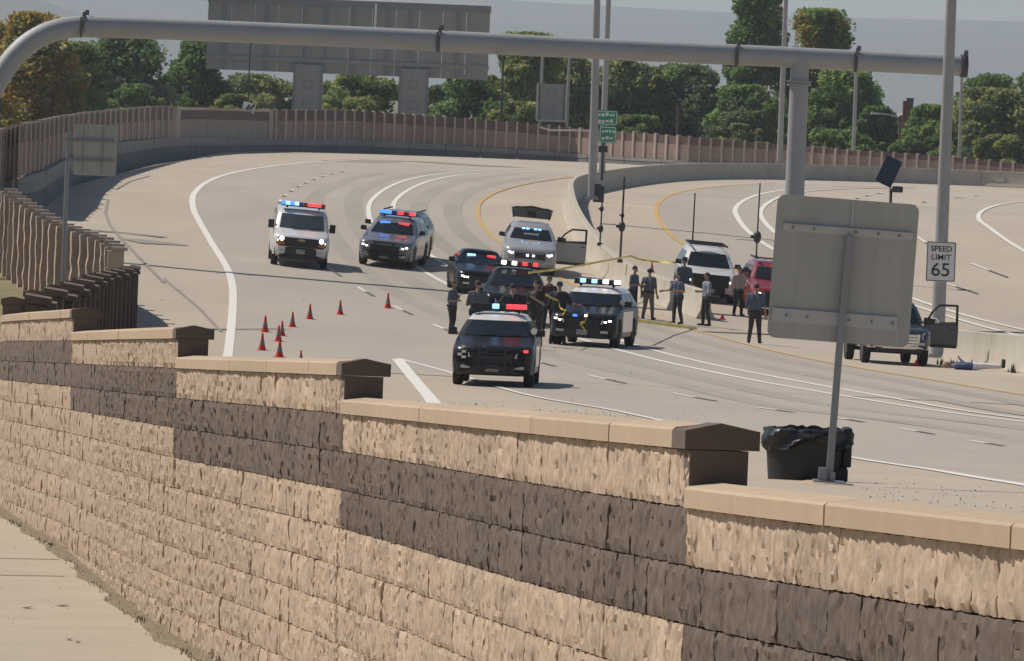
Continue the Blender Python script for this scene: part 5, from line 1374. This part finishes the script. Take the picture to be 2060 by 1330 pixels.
for a in [
    ('golden brown tree at the far left end of the fence', 62, 25, 212, 470, 'gold', 'round', 1.5, .36, -5, 'olive'),
    ('olive tree between the golden tree and the dark green tree', 150, 85, 150, 520, 'olive', 'round', 1.1, .4, -5, 'green'),
    ('dark green rounded tree left of the parapet cabinet wall', 238, 70, 237, 565, 'green', 'round', 1.4, .45, -5, 'grey'),
    ('dark green tree directly left of the huge overhead sign', 392, 84, 150, 580, 'green', 'round', 1.2, .42, -5, None),
    ('low olive tree below the left end of the overhead sign', 505, 150, 330, 590, 'olive', 'wide', 1.2, .4, -5, 'grey'),
    ('low grey green tree between the two sign pillars', 715, 146, 330, 585, 'olive', 'wide', 1.2, .42, -5, 'green'),
    ('dark green bush right of the right sign pillar', 925, 152, 260, 575, 'green', 'round', 1.1, .42, -5, None),
    ('tall yellow green willow beside the small sign cabinet', 1055, 66, 187, 580, 'olive', 'tall', 1.5, .42, -5, 'fresh'),
    ('yellow green willow between cabinet and lamp posts', 1140, 100, 162, 590, 'olive', 'tall', 1.2, .42, -5, 'grey'),
    ('grey green tree right of the green guide sign', 1255, 118, 225, 600, 'grey', 'round', 1.2, .45, -5, 'olive'),
    ('grey green tree left of the tall poplar', 1375, 130, 212, 600, 'grey', 'round', 1.2, .45, -5, 'green'),
    ('tall dark poplar topping the picture near the gantry column', 1512, -45, 140, 610, 'green', 'tall', 1.8, .45, -5, 'fresh'),
    ('tall tree with a golden patch right of the dark poplar', 1640, 18, 170, 612, 'fresh', 'tall', 1.5, .42, -5, 'gold'),
    ('broad fresh green tree in front of the tall poplar', 1500, 172, 225, 575, 'fresh', 'wide', 1.2, .42, -5, 'grey'),
    ('broad dark green tree right of the gantry column', 1690, 140, 215, 590, 'fresh', 'round', 1.4, .42, -5, 'green'),
    ('dark green bush left of the brick chimney', 1765, 215, 112, 585, 'green', 'round', .9, .4, -5, None),
    ('fresh green bush right of the brick chimney', 1872, 212, 137, 580, 'fresh', 'round', 1.0, .4, -5, None),
    ('big olive tree at the right edge of the picture', 1990, 178, 237, 575, 'olive', 'wide', 1.4, .42, -5, 'grey'),
    ('dark round tree behind the big olive tree', 1985, 150, 150, 660, 'green', 'round', 1.1, .45, -5, None),
    ('dark green tree just past the right picture edge', 2090, 145, 162, 620, 'green', 'round', 1.0, .45, -5, None),
    ('olive tree just outside the left picture edge', -50, 40, 187, 480, 'olive', 'round', 1.0, .42, -5, 'gold')]:
    tree(*a)
for a in [('low bush along the fence behind the solid panel', 470, 190, 170, 556, 'olive', 'wide', .7, .32, -5, 'green'), ('low bush along the fence between the sign pillars', 715, 196, 150, 556, 'olive', 'wide', .7, .32, -5, 'fresh'),
          ('low bush along the fence below the small cabinet', 1040, 205, 200, 556, 'green', 'wide', .8, .32, -5, 'olive'), ('low bush along the fence behind the green sign', 1280, 232, 230, 556, 'green', 'wide', .8, .32, -5, 'olive'),
          ('low pale bush along the fence beside the gantry column', 1480, 250, 220, 556, 'olive', 'wide', .8, .32, -5, 'grey'), ('low bush along the fence under the dark green tree', 1690, 262, 200, 556, 'fresh', 'wide', .8, .32, -5, None),
          ('low bush along the fence below the chimney', 1850, 272, 170, 556, 'green', 'wide', .8, .32, -5, 'fresh'), ('low dark bush along the fence at the right', 2010, 272, 200, 556, 'olive', 'wide', .8, .32, -5, 'green'),
          ('low bush along the fence at the left curve', 270, 170, 190, 552, 'green', 'wide', .8, .32, -5, 'olive')]:
    tree(*a, name='bush')
# weeds at the foot of the right barrier
g = []
for _ in range(80):
    x = random.choice([1895, 1915, 1930, 1960, 2028, 2042]) + random.gauss(0, 5)
    g.append(hit(x, 735 + (x - 1895) * .1 + random.uniform(-1, 2)))
tuft_field('barrier_weeds', g, mat('dark_weeds', (.05, .05, .025), .9), .05, .32, kind='stuff')
